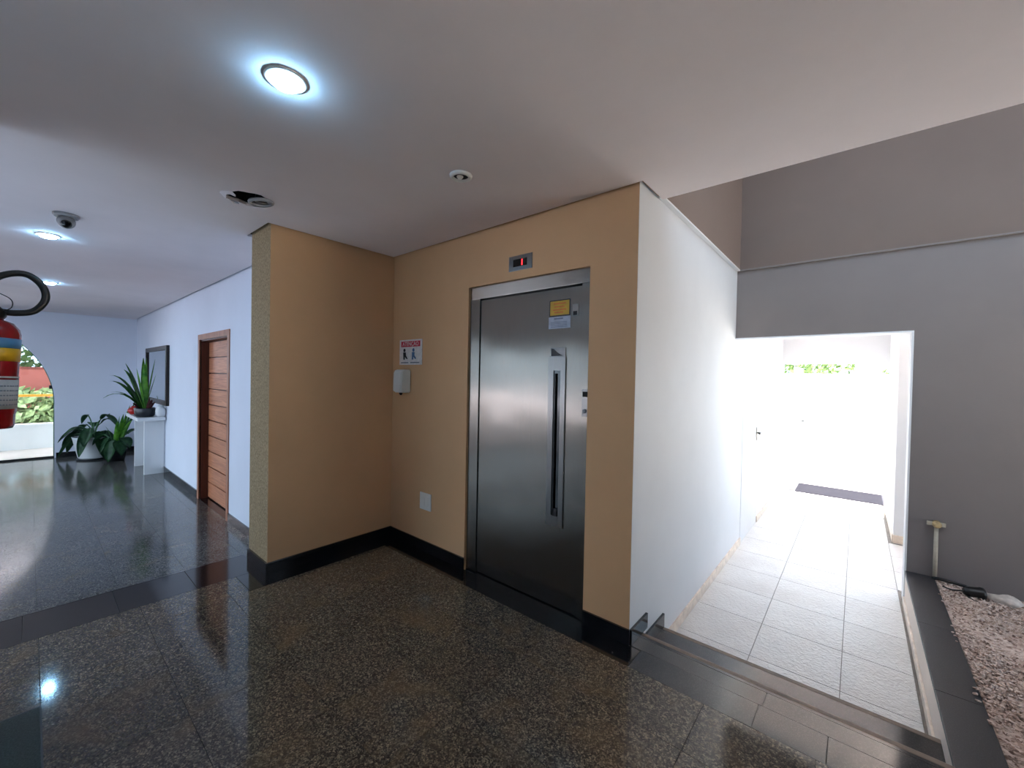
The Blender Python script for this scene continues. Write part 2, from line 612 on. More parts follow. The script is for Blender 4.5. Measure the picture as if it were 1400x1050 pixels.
# corridor beyond the cross wall
bm = bx(0.345, 0.52, 6.3, yX, -0.5, 2.35)
struct('wall_corridor_right', bm, M['white_wall'], 'pale pier on the right side of the corridor')
bm = bx(xw, 0.53, yC + 0.16, yX + 0.1, 2.35, 2.5)
struct('ceiling_corridor', bm, M['ceiling'], 'white ceiling of the bright corridor', 'ceiling')
bm = bx(xw, 0.345, yX - 0.06, yX + 0.1, 1.82, 2.35)
struct('wall_exit_header', bm, M['white_wall'], 'white lintel over the bright corridor exit')
bm = bmesh.new()
prism(bm, [(1.2, yC + 0.16), (1.3, yC + 0.16), (1.3, 6.42), (0.52, 6.42), (0.52, 6.3), (1.2, 6.3)], 'z', -0.5, 0.75)
struct('wall_light_well', bm, M['white_wall'], 'unseen white light-well walls added behind the grey cross wall')  # unseen low walls, shaped to set how much daylight reaches the corridor

# ------------------------------------------------------------------ ceilings
g = 0.028
outer = [(xR, yEdge), (xw + g, yEdge), (xw + g, yE - g), (xc + g, yE - g), (xc + g, yS - g), (xS - g, yS - g), (xS - g, yD - g), (xF + g, yD - g), (xF + g, yH + g), (xR, yH + g)]
hc = Vector((-2.955, 0.885))
hole = []
for k in range(28):
    a = 2 * math.pi * k / 28
    jag = 1 + 0.10 * math.sin(3 * a + 1) + 0.06 * math.sin(7 * a)
    hole.append((hc.x + 0.115 * jag * math.cos(a), hc.y + 0.125 * jag * math.sin(a)))
bm = bmesh.new()
def ring_edges(pts, z):
    vs = [bm.verts.new((p[0], p[1], z)) for p in pts]
    return vs, [bm.edges.new((vs[i], vs[(i + 1) % len(vs)])) for i in range(len(vs))]
vo_, eo_ = ring_edges(outer, zc)
vh_, eh_ = ring_edges(hole, zc)
bmesh.ops.triangle_fill(bm, use_beauty=True, edges=eo_ + eh_)
ext = bmesh.ops.extrude_face_region(bm, geom=bm.faces[:])
for v in ext['geom']:
    if isinstance(v, bmesh.types.BMVert):
        v.co.z += 0.02
bmesh.ops.recalc_face_normals(bm, faces=bm.faces[:])
struct('ceiling', bm, M['ceiling'], 'smooth pale plaster ceiling over lobby and hall', 'ceiling')
# structural slab above, coloured dark to deepen the shade in the ceiling gap and the hole
bm = bmesh.new()
box(bm, xF - 0.3, xw - 0.0, yH - 0.2, yE + 0.31, zTop, zTop + 0.18)
box(bm, xw, xR, yH - 0.2, yEdge - 0.004, zTop, zTop + 0.18)
struct('ceiling_slab', bm, M['concrete'], 'shade-dark concrete slab above the plaster ceiling', 'ceiling')
bm = bx(xw + g, xR, yEdge - 0.012, yEdge - 0.002, zc + 0.02, zTop + 0.18)
struct('trim_4', bm, M['ceiling'], 'plastered edge of the ceiling along the tall void', 'trim')
bm = bx(xw - 0.3, xR, yEdge - 0.3, yX, zVoid, zVoid + 0.15)
struct('ceiling_void', bm, M['ceiling'], 'high ceiling above the tall void', 'ceiling')

# ------------------------------------------------------------------ floors
def tiles(parent, name, x0, x1, y0, y1, dx, dy, z, mat, th=0.008, joint=0.0012, ox=0.0, oy=0.0, skip=None):
    """Lay single tiles over a rectangle; alike tiles share their mesh."""
    cache = {}
    nx = int(math.ceil((x1 - x0 - ox) / dx - 1e-6)) + (1 if ox else 0)
    xs = [x0] + ([x0 + ox] if ox else [])
    while xs[-1] + dx < x1 - 0.02:
        xs.append(xs[-1] + dx)
    xs.append(x1)
    ys = [y0] + ([y0 + oy] if oy else [])
    while ys[-1] + dy < y1 - 0.02:
        ys.append(ys[-1] + dy)
    ys.append(y1)
    for a, b in zip(xs, xs[1:]):
        for c, d in zip(ys, ys[1:]):
            if skip and skip(a, b, c, d):
                continue
            w, h = round(b - a, 4), round(d - c, 4)
            if (w, h) not in cache:
                bm = bmesh.new()
                box(bm, -w / 2 + joint, w / 2 - joint, -h / 2 + joint, h / 2 - joint, -th, 0, 0, 0.0008)
                me = bpy.data.meshes.new(name)
                bm.to_mesh(me)
                bm.free()
                me.materials.append(mat)
                cache[(w, h)] = me
            o = bpy.data.objects.new(name, cache[(w, h)])
            COL.objects.link(o)
            o.location = ((a + b) / 2, (c + d) / 2, z)
            o.parent = parent


# lobby floor
bwE = 0.163
gx0, gy1 = -3.452, yE - bwE     # inner edges of the black border
bm = bmesh.new()
box(bm, xst + 0.012, xR, yB - 0.01, yS, -0.06, -0.008)
box(bm, xc - 0.05, xR, yS, yE + 0.02, -0.06, -0.008)
box(bm, xw, xop - 0.002, yE + 0.02, yN1 - 0.046, -0.06, -0.008)
fl = struct('floor_lobby', bm, M['dark_grout'], 'dark speckled granite lobby floor with black border', 'floor')
T = 0.42
# speckled tiles: the big field, then the part in front of the projecting wall's end
tiles(fl, 'granite_tile', gx0, xc + bwE, 0.033 - T, yS - bwE, T, T, 0, M['granite'])
tiles(fl, 'granite_tile', xc + bwE, xR - 0.3, 0.033 - T, gy1, T, T, 0, M['granite'], ox=gx0 + 2 * T - (xc + bwE) if gx0 + 2 * T > xc + bwE else 0)
# black border slabs
def slabs(parent, name, rects, z, mat, th=0.008):
    for (a, b, c, d) in rects:
        bm = bmesh.new()
        w, h = b - a, d - c
        box(bm, -w / 2 + 0.0012, w / 2 - 0.0012, -h / 2 + 0.0012, h / 2 - 0.0012, -th, 0, 0, 0.0008)
        obj(name, bm, mat, parent, ((a + b) / 2, (c + d) / 2, z))
def cut(a, b, n):
    return [(a + (b - a) * i / n, a + (b - a) * (i + 1) / n) for i in range(n)]
rects = [(xst + 0.012, gx0, y0, y1) for y0, y1 in cut(0.033 - 0.84, yS, 5)]
rects += [(gx0, xc + bwE, yS - bwE, yS)]
rects += [(xc, xc + bwE, y0, y1) for y0, y1 in cut(yS, gy1, 2)]
rects += [(xc, -2.208, gy1, yE)]
rects += [(-2.208, -1.472, gy1 - 0.0, yE + 0.018), (-1.472, ex1 + 0.0, gy1, yE + 0.018), (ex1, -0.885, gy1, yE)]
slabs(fl, 'border_slab', rects, 0, M['black_granite'])
# border towards the corridor steps: two rows
rects = [(-0.885, -0.318, gy1, 2.2), (-0.318, -0.06, gy1, 2.2), (-0.06, xop, gy1, 2.2), (xop, 1.2, gy1, 2.2)]
rects += [(xw, -0.3, 2.2, yN1 - 0.046), (-0.3, xop - 0.004, 2.2, yN1 - 0.046)]
slabs(fl, 'border_slab', rects, 0, M['step_granite'])

# corridor steps
def step(name, y0, y1, ztread, zlow, label):
    t = thing(name, label, 'step', (0, 0, 0), 0, None, 'structure')
    obj('riser', bx(xw + 0.001, xop - 0.004, y0, y1 - 0.012, zlow, ztread - 0.022), M['step_granite'], t)
    obj('tread', bx(xw + 0.001, xop - 0.004, y0, y1 - 0.026, ztread - 0.022, ztread), M['step_granite'], t)
    bm = bmesh.new()
    box(bm, xw + 0.001, xop - 0.004, y1 - 0.026, y1 + 0.006, ztread - 0.024, ztread + 0.001, 0, 0.006)
    obj('nosing', bm, M['nosing'], t)
    return t
step('step_upper', yN1 - 0.045, yN1, 0.0, zR - 0.02, 'dark granite edge of the lobby floor above the corridor steps')
step('step_lower', yN1 - 0.014, yN2, zN2, zR - 0.02, 'narrow dark granite step leading down to the white tiles')

# corridor floor
bm = bx(xw, 1.8, yN2 - 0.02, yX + 1.4, zR - 0.1, zR - 0.008)
fc = struct('floor_corridor', bm, M['grout'], 'white textured tile floor of the corridor', 'floor')
tiles(fc, 'floor_tile', -0.957, xop - 0.03, 2.74, yX + 0.05, 0.46, 0.46, zR, M['white_tile'], joint=0.002, oy=0.29)
tiles(fc, 'floor_tile', xop - 0.03, 1.2, 4.87, 6.25, 0.46, 0.46, zR, M['white_tile'], joint=0.002)
# beige edge band behind the lower nosing
bm = bx(xw + 0.001, xop - 0.03, yN2 + 0.007, 2.738, zR - 0.01, zR + 0.001)
tag(obj('edge_band', bm, M['beige_tile'], fc), 'beige tile band at the foot of the steps')

# hall floor
bm = bx(xF - 0.25, xst, yH, yD + 0.5, zL - 0.1, zL - 0.008)
fh = struct('floor_hall', bm, M['dark_grout'], 'polished grey granite hall floor one step lower', 'floor')
tiles(fh, 'granite_tile', xF, xst - 0.33, 0.033 - 7 * T, yD, T, T, zL, M['granite_hall'], joint=0.0007)
# steps down to the hall
zH2 = zL / 2
def hstep(name, x0, x1, zt, label):
    t = thing(name, label, 'step', (0, 0, 0), 0, None, 'structure')
    y0, y1 = yH, (yD - 0.002 if x1 < xS else yS - 0.002)
    if name == 'step_hall_upper':
        y0, y1 = yB, yS - 0.0015
    obj('riser', bx(x0 + 0.012, x1, y0, y1, zL - 0.01, zt - 0.02), M['black_granite'], t)
    bm = bmesh.new()
    box(bm, x0 - 0.004, x1, y0, y1, zt - 0.02, zt, 0, 0.004)
    obj('tread', bm, M['black_granite'] if zt == 0.0 else M['granite_hall'], t)  # lower tread gets lighter granite in place of its reflected light
    return t
hstep('step_hall_upper', xst, xst + 0.012, 0.0, 'black granite lobby edge above the hall')
hstep('step_hall_lower', xst - 0.336, xst + 0.011, zH2, 'black granite step down to the hall, tread lightened to imitate reflected light')

# ------------------------------------------------------------------ baseboards
def base(name, segs, mat, label):
    """segs: boxes (x0,x1,y0,y1,z0,z1), each one a skirting piece."""
    t = thing(name, label, 'baseboard', (0, 0, 0), 0, None, 'structure')
    for s in segs:
        bm = bmesh.new()
        w = [(s[1] - s[0]) / 2, (s[3] - s[2]) / 2, (s[5] - s[4]) / 2]
        box(bm, -w[0], w[0], -w[1], w[1], -w[2], w[2], 0, 0.0015)
        obj('skirting_piece', bm, mat, t, ((s[0] + s[1]) / 2, (s[2] + s[3]) / 2, (s[4] + s[5]) / 2))
    return t
bt = 0.014
base('baseboard_recess', [(xc, xc + bt, a + 0.001, b - 0.001, 0.001, bb) for a, b in ((yS, yS + 0.12), (yS + 0.12, yE - bt))] , M['black_granite'], 'black skirting along the tan projecting wall')
base('baseboard_elevator', [(xc + 0.0, ex0 - 0.002, yE - bt, yE, 0.001, bb), (ex1 + 0.002, xw + 0.0, yE - bt, yE, 0.001, bb)], M['black_granite'], 'black skirting either side of the lift door')
base('baseboard_pilaster', [(xS, xc + bt, yS - bt, yS, 0.001, bb)], M['black_granite'], 'black skirting under the rough plaster end face')
base('baseboard_corridor_top', [(xw, xw + bt, yE, yN1 + 0.07, 0.001, bb)], M['black_granite'], 'short black skirting piece at the lobby edge')
base('baseboard_corridor_step', [(xw, xw + bt, yN1 + 0.06, yN2 + 0.005, zN2 + 0.001, zN2 + bb)], M['black_granite'], 'short black skirting piece on the lower step')
base('baseboard_corridor', [(xw, xw + 0.012, a + 0.001, b - 0.001, zR, zR + 0.075) for a, b in cut(yN2 + 0.03, 5.04, 5)] + [(xw, xw + 0.012, a + 0.001, b - 0.001, zR, zR + 0.075) for a, b in cut(5.98, yX, 4)], M['beige_tile'], 'beige skirting along the white corridor wall')
base('baseboard_pier', [(0.345, 0.52, 6.288, 6.3, zR, zR + 0.09), (0.333, 0.345, 6.3, yX, zR, zR + 0.09)], M['beige_tile'], 'beige skirting around the corridor pier')
base('baseboard_hall', [(a + 0.001, b - 0.001, yD - bt, yD, zL, zL + 0.1) for a, b in cut(xF, -6.85, 8)] + [(-5.49, xst - 0.34, yD - bt, yD, zL, zL + 0.1), (xst - 0.335, xS - 0.001, yD - bt, yD, zH2, zH2 + 0.1)], M['black_granite'], 'black skirting along the white hall wall')
base('baseboard_far', [(xF, xF + bt, a + 0.001, b - 0.001, zL, zL + 0.1) for a, b in cut(ay + aa + 0.02, yD - bt, 3)], M['black_granite'], 'black skirting right of the arched opening')

# ------------------------------------------------------------------ planter kerb and gravel on the right
bm = bx(xop - 0.005, 0.49, 2.21, yC, -0.5, -0.025)
kb = struct('curb_wall', bm, M['curb'], 'white plastered side of the gravel planter', 'curb')
for i, (a, b) in enumerate(((2.205, 2.9), (2.9, 3.66), (3.66, yC - 0.001))):
    obj('coping_slab', bx(xop - 0.008, 0.492, a + 0.001, b - 0.001, -0.025, 0.0, 0.002), M['grey_ledge'], kb)
obj('skirting_strip', bx(xop - 0.018, xop - 0.005, yN2 + 0.006, yC, zR, zR + 0.06, 0.003), M['beige_tile'], kb)
bm = bx(0.49, xR, 2.2, yC, -0.5, -0.03)
struct('planter_bed', bm, M['gravel'], 'earth bed under the pale gravel', 'ground')
# pebbles: nobody could count them
def pebbles():
    rg = random.Random(3)
    ico = bmesh.new()
    bmesh.ops.create_icosphere(ico, subdivisions=1, radius=1)
    iv = [v.co.copy() for v in ico.verts]
    idx = [[v.index for v in f.verts] for f in ico.faces]
    ico.free()
    V, F = [], []
    def put(x, y, z, s):
        rot = Matrix.Rotation(rg.uniform(0, 6.28), 3, Vector((rg.uniform(-1, 1), rg.uniform(-1, 1), rg.uniform(-1, 1) + 1.01)).normalized())
        sc = Vector((s * rg.uniform(0.8, 1.5), s * rg.uniform(0.7, 1.1), s * rg.uniform(0.45, 0.7)))
        o = len(V)
        rz = Matrix.Rotation(rg.uniform(0, 6.28), 3, 'Z')
        for c in iv:
            p = rz @ (Vector((c.x * sc.x, c.y * sc.y, c.z * sc.z)) * rg.uniform(0.88, 1.1))
            V.append((x + p.x, y + p.y, z + p.z))
        F.extend([[o + i for i in f] for f in idx])
    for k in range(20000):
        x = 0.5 + (rg.random() ** 1.3) * 1.0
        y = rg.uniform(2.22, yC - 0.015)
        put(x, y, -0.022 + rg.uniform(-0.012, 0.008) + 0.012 * math.sin(x * 7 + y * 5), rg.uniform(0.004, 0.010))
    for k in range(18):
        put(rg.uniform(0.47, 0.5), rg.uniform(2.3, yC - 0.1), 0.004, rg.uniform(0.006, 0.011))
    me = bpy.data.meshes.new('gravel')
    me.from_pydata(V, [], F)
    me.materials.append(M['gravel'])
    o = bpy.data.objects.new('gravel', me)
    COL.objects.link(o)
    tag(o, 'pale pinkish gravel filling the planter bed', 'gravel', None, 'stuff')
pebbles()

# ------------------------------------------------------------------ lift door
def text_mesh(name, body, size, mat, parent, loc, rot=(R(90), 0, 0), ext=0.0004, align='CENTER'):
    cu = bpy.data.curves.new(name, 'FONT')
    cu.body = body
    cu.size = size
    cu.align_x = align
    cu.align_y = 'CENTER'
    cu.extrude = ext
    cu.resolution_u = 3
    tmp = bpy.data.objects.new('tmp', cu)
    COL.objects.link(tmp)
    dg = bpy.context.evaluated_depsgraph_get()
    me = bpy.data.meshes.new_from_object(tmp.evaluated_get(dg))
    bpy.data.objects.remove(tmp)
    me.name = name
    me.materials.clear()
    me.materials.append(mat)
    o = bpy.data.objects.new(name, me)
    COL.objects.link(o)
    o.parent = parent
    o.location = loc
    o.rotation_euler = rot
    return o


lx0, lx1, lzt = -2.205, -1.322, 2.085
ld = thing('elevator_door', 'brushed stainless steel lift door in the tan wall', 'elevator door', ((ex0 + ex1) / 2, yE, 0))
_lo = Vector(ld.location)
def lp(name, bm, mat, parent=None, **k):
    """A part of the lift given in room coordinates."""
    off = _lo + (Vector(parent['_off']) if parent else Vector((0, 0, 0)))
    for v in bm.verts:
        v.co -= _lo
    return obj(name, bm, mat, parent or ld, **k)
def child(name, bm, mat, parent, **k):
    for v in bm.verts:
        v.co -= _lo
    return obj(name, bm, mat, parent, **k)
yf, yl = yE + 0.02, yE + 0.03
child('frame_header', bx(ex0 + 0.001, ex1 - 0.001, yf, yf + 0.12, lzt + 0.012, ezt - 0.001, 0.002), M['steel_header'], ld)
child('frame_stile', bx(ex0 + 0.001, lx0 - 0.004, yf, yf + 0.12, 0.001, lzt + 0.011, 0.002), M['steel_door'], ld)
st = child('frame_stile', bx(lx1 + 0.004, ex1 - 0.001, yf, yf + 0.12, 0.001, lzt + 0.011, 0.002), M['steel_door'], ld)
leaf = child('door_leaf', bx(lx0, lx1, yl, yl + 0.04, 0.008, lzt, 0.002), M['steel_door'], ld)
child('door_gap_backing', bx(ex0 + 0.002, ex1 - 0.002, yl + 0.045, yl + 0.06, 0.0, lzt + 0.05), M['black'], ld)
# recessed pull: a steel surround with a dark slot and a grip bar
hx0, hx1, hz0, hz1 = -1.562, -1.432, 0.535, 1.645
sx0, sx1, sz0, sz1 = -1.522, -1.468, 0.605, 1.555
bm = bmesh.new()
box(bm, hx0, sx0, yl - 0.008, yl, hz0, hz1)
box(bm, sx1, hx1, yl - 0.008, yl, hz0, hz1)
box(bm, sx0, sx1, yl - 0.008, yl, hz0, sz0)
box(bm, sx0, sx1, yl - 0.008, yl, sz1, hz1)
pl = child('pull_plate', bm, M['steel_plate'], ld)
child('slot', bx(sx0, sx1, yl - 0.001, yl + 0.0005, sz0, sz1), M['black_gloss'], pl)
bm = bmesh.new()
tube(bm, [(-1.503, yl - 0.008, sz0 + 0.01), (-1.503, yl - 0.008, sz1 - 0.02)], 0.006, 10)
child('grip_bar', bm, M['dark_metal'], pl)
child('slot_cap', bx(sx0 + 0.01, sx1 - 0.004, yl - 0.012, yl - 0.001, sz0, sz0 + 0.05, 0.003), M['dark_metal'], pl)
bm = bmesh.new()
box(bm, hx0 + 0.012, hx1 - 0.004, yl - 0.0035, yl, hz1, hz1 + 0.058)
cap = child('sticker', bm, M['paper'], ld)
cap['label'] = 'black and white sticker with a curved edge above the pull'
bm = bmesh.new()
prism(bm, [(hx0 + 0.016, hz1 + 0.004), (hx1 - 0.02, hz1 + 0.006), (hx1 - 0.045, hz1 + 0.016), (hx0 + 0.062, hz1 + 0.03), (hx0 + 0.036, hz1 + 0.051), (hx0 + 0.016, hz1 + 0.053)], 'y', yl - 0.0042, yl - 0.003)
child('dark_print', bm, M['sign_black'], cap)
# warning plate and paper notice
w1 = child('warning_plate', bx(-1.568, -1.408, yl - 0.002, yl, 1.908, 2.014), M['sign_black'], ld)
w1['label'] = 'small yellow warning plate with a dark border'
child('warning_field', bx(-1.561, -1.415, yl - 0.003, yl - 0.001, 1.915, 2.007), M['yellow_sign'], w1)
for k, (a, b, z) in enumerate(((-1.535, -1.44, 1.985), (-1.53, -1.45, 1.965), (-1.54, -1.436, 1.945), (-1.53, -1.46, 1.928))):
    child('print_line', bx(a, b, yl - 0.0036, yl - 0.002, z, z + 0.009), M['orange_print'], w1)
w2 = child('paper_notice', bx(-1.573, -1.405, yl - 0.0016, yl, 1.828, 1.905), M['notice'], ld)
w2['label'] = 'pale bluish paper notice under the warning plate'
child('print_line', bx(-1.53, -1.46, yl - 0.0022, yl - 0.001, 1.888, 1.897), M['notice_dark'], w2)
for k in range(4):
    child('print_line', bx(-1.555, -1.43, yl - 0.0022, yl - 0.001, 1.868 - k * 0.01, 1.8715 - k * 0.01), M['notice_dark'], w2)
# latch plate
lt = child('latch_plate', bx(-1.391, -1.348, yl - 0.003, yl, 1.90, 1.975, 0.001), M['steel_plate'], ld)
child('keyhole', bx(-1.384, -1.356, yl - 0.004, yl - 0.002, 1.905, 1.93), M['dark_metal'], lt)
# call station on the right stile
cp = child('call_panel', bx(-1.303, -1.259, yf - 0.003, yf, 1.27, 1.44, 0.001), M['steel_plate'], ld)
child('display', bx(-1.298, -1.263, yf - 0.0045, yf - 0.002, 1.392, 1.425), M['black_gloss'], cp)
bm = bmesh.new()
lathe(bm, [(0.013, 0.0), (0.013, -0.005), (0.010, -0.007)], 20, (-1.281, yf - 0.002, 1.305), 0, 'y')
child('call_button', bm, M['grey_plastic'], cp)
# stone threshold in the opening
child('threshold', bx(ex0, ex1, yE + 0.019, yE + 0.2, -0.05, 0.0), M['black_granite'], ld)

# floor indicator over the lift
fi = thing('floor_indicator', 'small lift floor display with a red lit digit', 'display', (-1.80, yE, 2.30))
obj('face_plate', bx(-0.103, 0.103, -0.006, 0, -0.052, 0.052, 0.002), M['steel_plate'], fi)
obj('window', bx(-0.062, 0.060, -0.0075, -0.004, -0.025, 0.025), M['black_gloss'], fi)
dg_ = empty('digit', (0.018, -0.0078, 0))
dg_.parent = fi
# a 7-segment digit
for (a, b, c, d) in ((-0.004, 0.004, 0.001, 0.020), (-0.004, 0.004, -0.020, -0.001)):
    obj('lit_segment', bx(a, b, -0.0008, 0, c, d), M['digit'], dg_)
# ------------------------------------------------------------------ wall fittings in the recess
sg = thing('warning_sign', 'white attention notice with red heading above the dispenser', 'sign', (-3.045, yE, 1.713))
obj('board', bx(-0.165, 0.165, -0.004, 0, -0.112, 0.112, 0.001), M['sign_white'], sg)
obj('heading', bx(-0.14, 0.14, -0.0048, -0.003, 0.048, 0.098), M['sign_red'], sg)
text_mesh('heading_text', 'ATENÇÃO', 0.05, M['sign_white'], sg, (0, -0.0052, 0.072))
def figure(x, m, lean):
    bm = bmesh.new()
    lathe(bm, [(0.0, -0.001), (0.016, -0.001), (0.016, 0.0), (0.0, 0.0)], 14, (x + lean, -0.0045, 0.018), 0, 'y')
    prism(bm, [(x - 0.02 + lean * .6, 0.0), (x + 0.018 + lean * .6, 0.0), (x + 0.02, -0.03), (x + 0.045, -0.058), (x + 0.03, -0.062), (x + 0.002, -0.04), (x + 0.004, -0.066), (x - 0.018, -0.066)], 'y', -0.0055, -0.0042)
    obj('figure_print', bm, m, sg)
figure(-0.085, M['sign_black'], -0.004)
figure(0.04, M['sign_blue'], 0.004)
obj('print_line', bx(-0.14, -0.03, -0.0048, -0.003, -0.098, -0.088), M['grey_print'], sg)
obj('print_line', bx(0.0, 0.13, -0.0048, -0.003, -0.098, -0.088), M['grey_print'], sg)

sd = thing('soap_dispenser', 'white wall-mounted sanitizer dispenser below the notice', 'dispenser', (-3.10, yE, 1.452))
bm = bmesh.new()
prism(bm, [(0, -0.10), (0, 0.105), (-0.075, 0.105), (-0.098, 0.085), (-0.104, -0.07), (-0.09, -0.10)], 'x', -0.062, 0.062)
bmesh.ops.bevel(bm, geom=bm.edges[:], offset=0.008, segments=2, affect='EDGES')
obj('housing', bm, M['white_plastic'], sd)
obj('push_bar', bx(-0.048, 0.048, -0.108, -0.085, -0.085, -0.03, 0.005), M['white_plastic'], sd)
bm = bmesh.new()
lathe(bm, [(0.018, -0.098), (0.014, -0.112), (0.008, -0.122)], 16, (0, -0.06, 0))
obj('nozzle', bm, M['dark_metal'], sd)

sw = thing('outlet_plate', 'white square outlet plate low on the tan wall', 'outlet', (-2.797, yE, 0.43))
obj('cover_plate', bx(-0.074, 0.074, -0.009, 0, -0.072, 0.072, 0.003), M['white_plastic'], sw)
for k in (-1, 1):
    obj('blank_insert', bx(-0.02 + k * 0.024, 0.02 + k * 0.024, -0.0105, -0.008, -0.034, 0.034, 0.001), M['white_plastic'], sw)

# ------------------------------------------------------------------ ceiling fittings
def downlight(x, y, label):
    t = thing('ceiling_downlight', label, 'ceiling light', (x, y, zc), 0, 'lit round ceiling downlights')
    bm = bmesh.new()
    lathe(bm, [(0.050, 0.0), (0.072, 0.0), (0.073, -0.004), (0.066, -0.007), (0.054, -0.007), (0.050, -0.004), (0.050, 0.0)], 40)
    obj('trim_ring', bm, M['white_plastic'], t, smooth=True)
    bm = bmesh.new()
    lathe(bm, [(0.0, -0.001), (0.050, -0.001), (0.050, -0.012), (0.043, -0.022), (0.02, -0.028), (0.0, -0.029)], 40)
    obj('diffuser', bm, M['led'], t, smooth=True)
downlight(-1.65, 0.614, 'lit white downlight in the ceiling nearest the lift')
downlight(-5.06, 0.095, 'lit white downlight in the hall ceiling beside the dome camera')
downlight(-7.80, 0.16, 'lit white downlight furthest down the hall behind the hose')

ul = thing('unlit_spotlight', 'small unlit round white spotlight in ceiling before the lift', 'ceiling light', (-1.67, 1.51, zc))
bm = bmesh.new()
lathe(bm, [(0.042, -0.001), (0.042, -0.014), (0.052, -0.014), (0.060, -0.008), (0.061, 0.0), (0.042, -0.0005)], 36)
obj('trim_ring', bm, M['white_plastic'], ul, smooth=True)
bm = bmesh.new()
lathe(bm, [(0.0, -0.002), (0.041, -0.002), (0.041, -0.001), (0.0, -0.001)], 32)
obj('reflector', bm, M['dark_metal'], ul)
bm = bmesh.new()
lathe(bm, [(0.0, -0.016), (0.012, -0.014), (0.018, -0.006), (0.018, -0.002)], 20, (-0.008, 0, 0))
obj('bulb', bm, M['white_plastic'], ul, smooth=True)

# broken recess: can above the hole, a hanging ring and a torn plaster lip
br = thing('broken_light_recess', 'dark broken light recess in the ceiling with a hanging ring', 'ceiling light', (hc.x, hc.y, zc))
bm = bmesh.new()
n = 28
lo = [bm.verts.new((0.15 * math.cos(2 * math.pi * k / n), 0.15 * math.sin(2 * math.pi * k / n), 0.021)) for k in range(n)]
hi = [bm.verts.new((0.13 * math.cos(2 * math.pi * k / n), 0.13 * math.sin(2 * math.pi * k / n), 0.11)) for k in range(n)]
for k in range(n):
    bm.faces.new((lo[k], lo[(k + 1) % n], hi[(k + 1) % n], hi[k]))
bm.faces.new(hi)
obj('recess_can', bm, M['black'], br)
bm = bmesh.new()
tube(bm, [(0.062 * math.cos(a), 0.062 * math.sin(a), 0.008 * math.sin(a)) for a in [2 * math.pi * k / 24 for k in range(25)]], 0.011, 8)
for v in bm.verts:
    v.co += Vector((0.045, 0.06, -0.012))
obj('hanging_ring', bm, M['grey_plastic'], br, smooth=True)
bm = bmesh.new()
lathe(bm, [(0.0, 0.0), (0.036, 0.0), (0.032, 0.045), (0.018, 0.06), (0.0, 0.06)], 18, (0.045, 0.06, -0.012))
obj('lamp_holder', bm, M['dark_metal'], br, smooth=True)
bm = bmesh.new()
prev = None
for k in range(9):
    a = R(195 + k * 13)
    jag = 1 + 0.10 * math.sin(3 * a + 1) + 0.06 * math.sin(7 * a)
    p = Vector((0.115 * jag * math.cos(a), 0.125 * jag * math.sin(a), 0))
    q = p * (0.86 + 0.05 * math.sin(k * 2.1))
    ring = [bm.verts.new((p.x * 1.06, p.y * 1.06, -0.0005)), bm.verts.new((p.x, p.y, -0.006)), bm.verts.new((q.x, q.y, -0.018 - 0.006 * math.sin(k * 1.7))), bm.verts.new((q.x, q.y, -0.012))]
    if prev:
        for i in range(4):
            bm.faces.new((prev[i], prev[(i + 1) % 4], ring[(i + 1) % 4], ring[i]))
    prev = ring
bmesh.ops.recalc_face_normals(bm, faces=bm.faces[:])
obj('torn_plaster_lip', bm, M['ceiling'], br)

dc = thing('dome_camera', 'small grey dome security camera on the hall ceiling', 'camera', (-4.29, 0.165, zc))
bm = bmesh.new()
lathe(bm, [(0.0, 0.0), (0.068, 0.0), (0.068, -0.012), (0.060, -0.022), (0.0, -0.022)], 36)
obj('mount_base', bm, M['grey_plastic'], dc, smooth=False)
bm = bmesh.new()
bmesh.ops.create_uvsphere(bm, u_segments=28, v_segments=16, radius=0.048)
for v in bm.verts:
    v.co += Vector((0, 0, -0.050))
obj('camera_ball', bm, M['grey_plastic'], dc, smooth=True)
_d = (Vector((-0.2, 0, 0.9)) - Vector((-4.29, 0.165, zc - 0.05))).normalized()
_d = (_d + Vector((0, 0, -0.28))).normalized()
bm = bmesh.new()
lathe(bm, [(0.0, 0.036), (0.028, 0.036), (0.028, 0.045), (0.022, 0.05), (0.0, 0.049)], 24)
q = _d.to_track_quat('Z', 'Y').to_matrix().to_4x4()
bmesh.ops.transform(bm, matrix=Matrix.Translation((0, 0, -0.050)) @ q, verts=bm.verts[:])
obj('lens_window', bm, M['black_gloss'], dc, smooth=True)

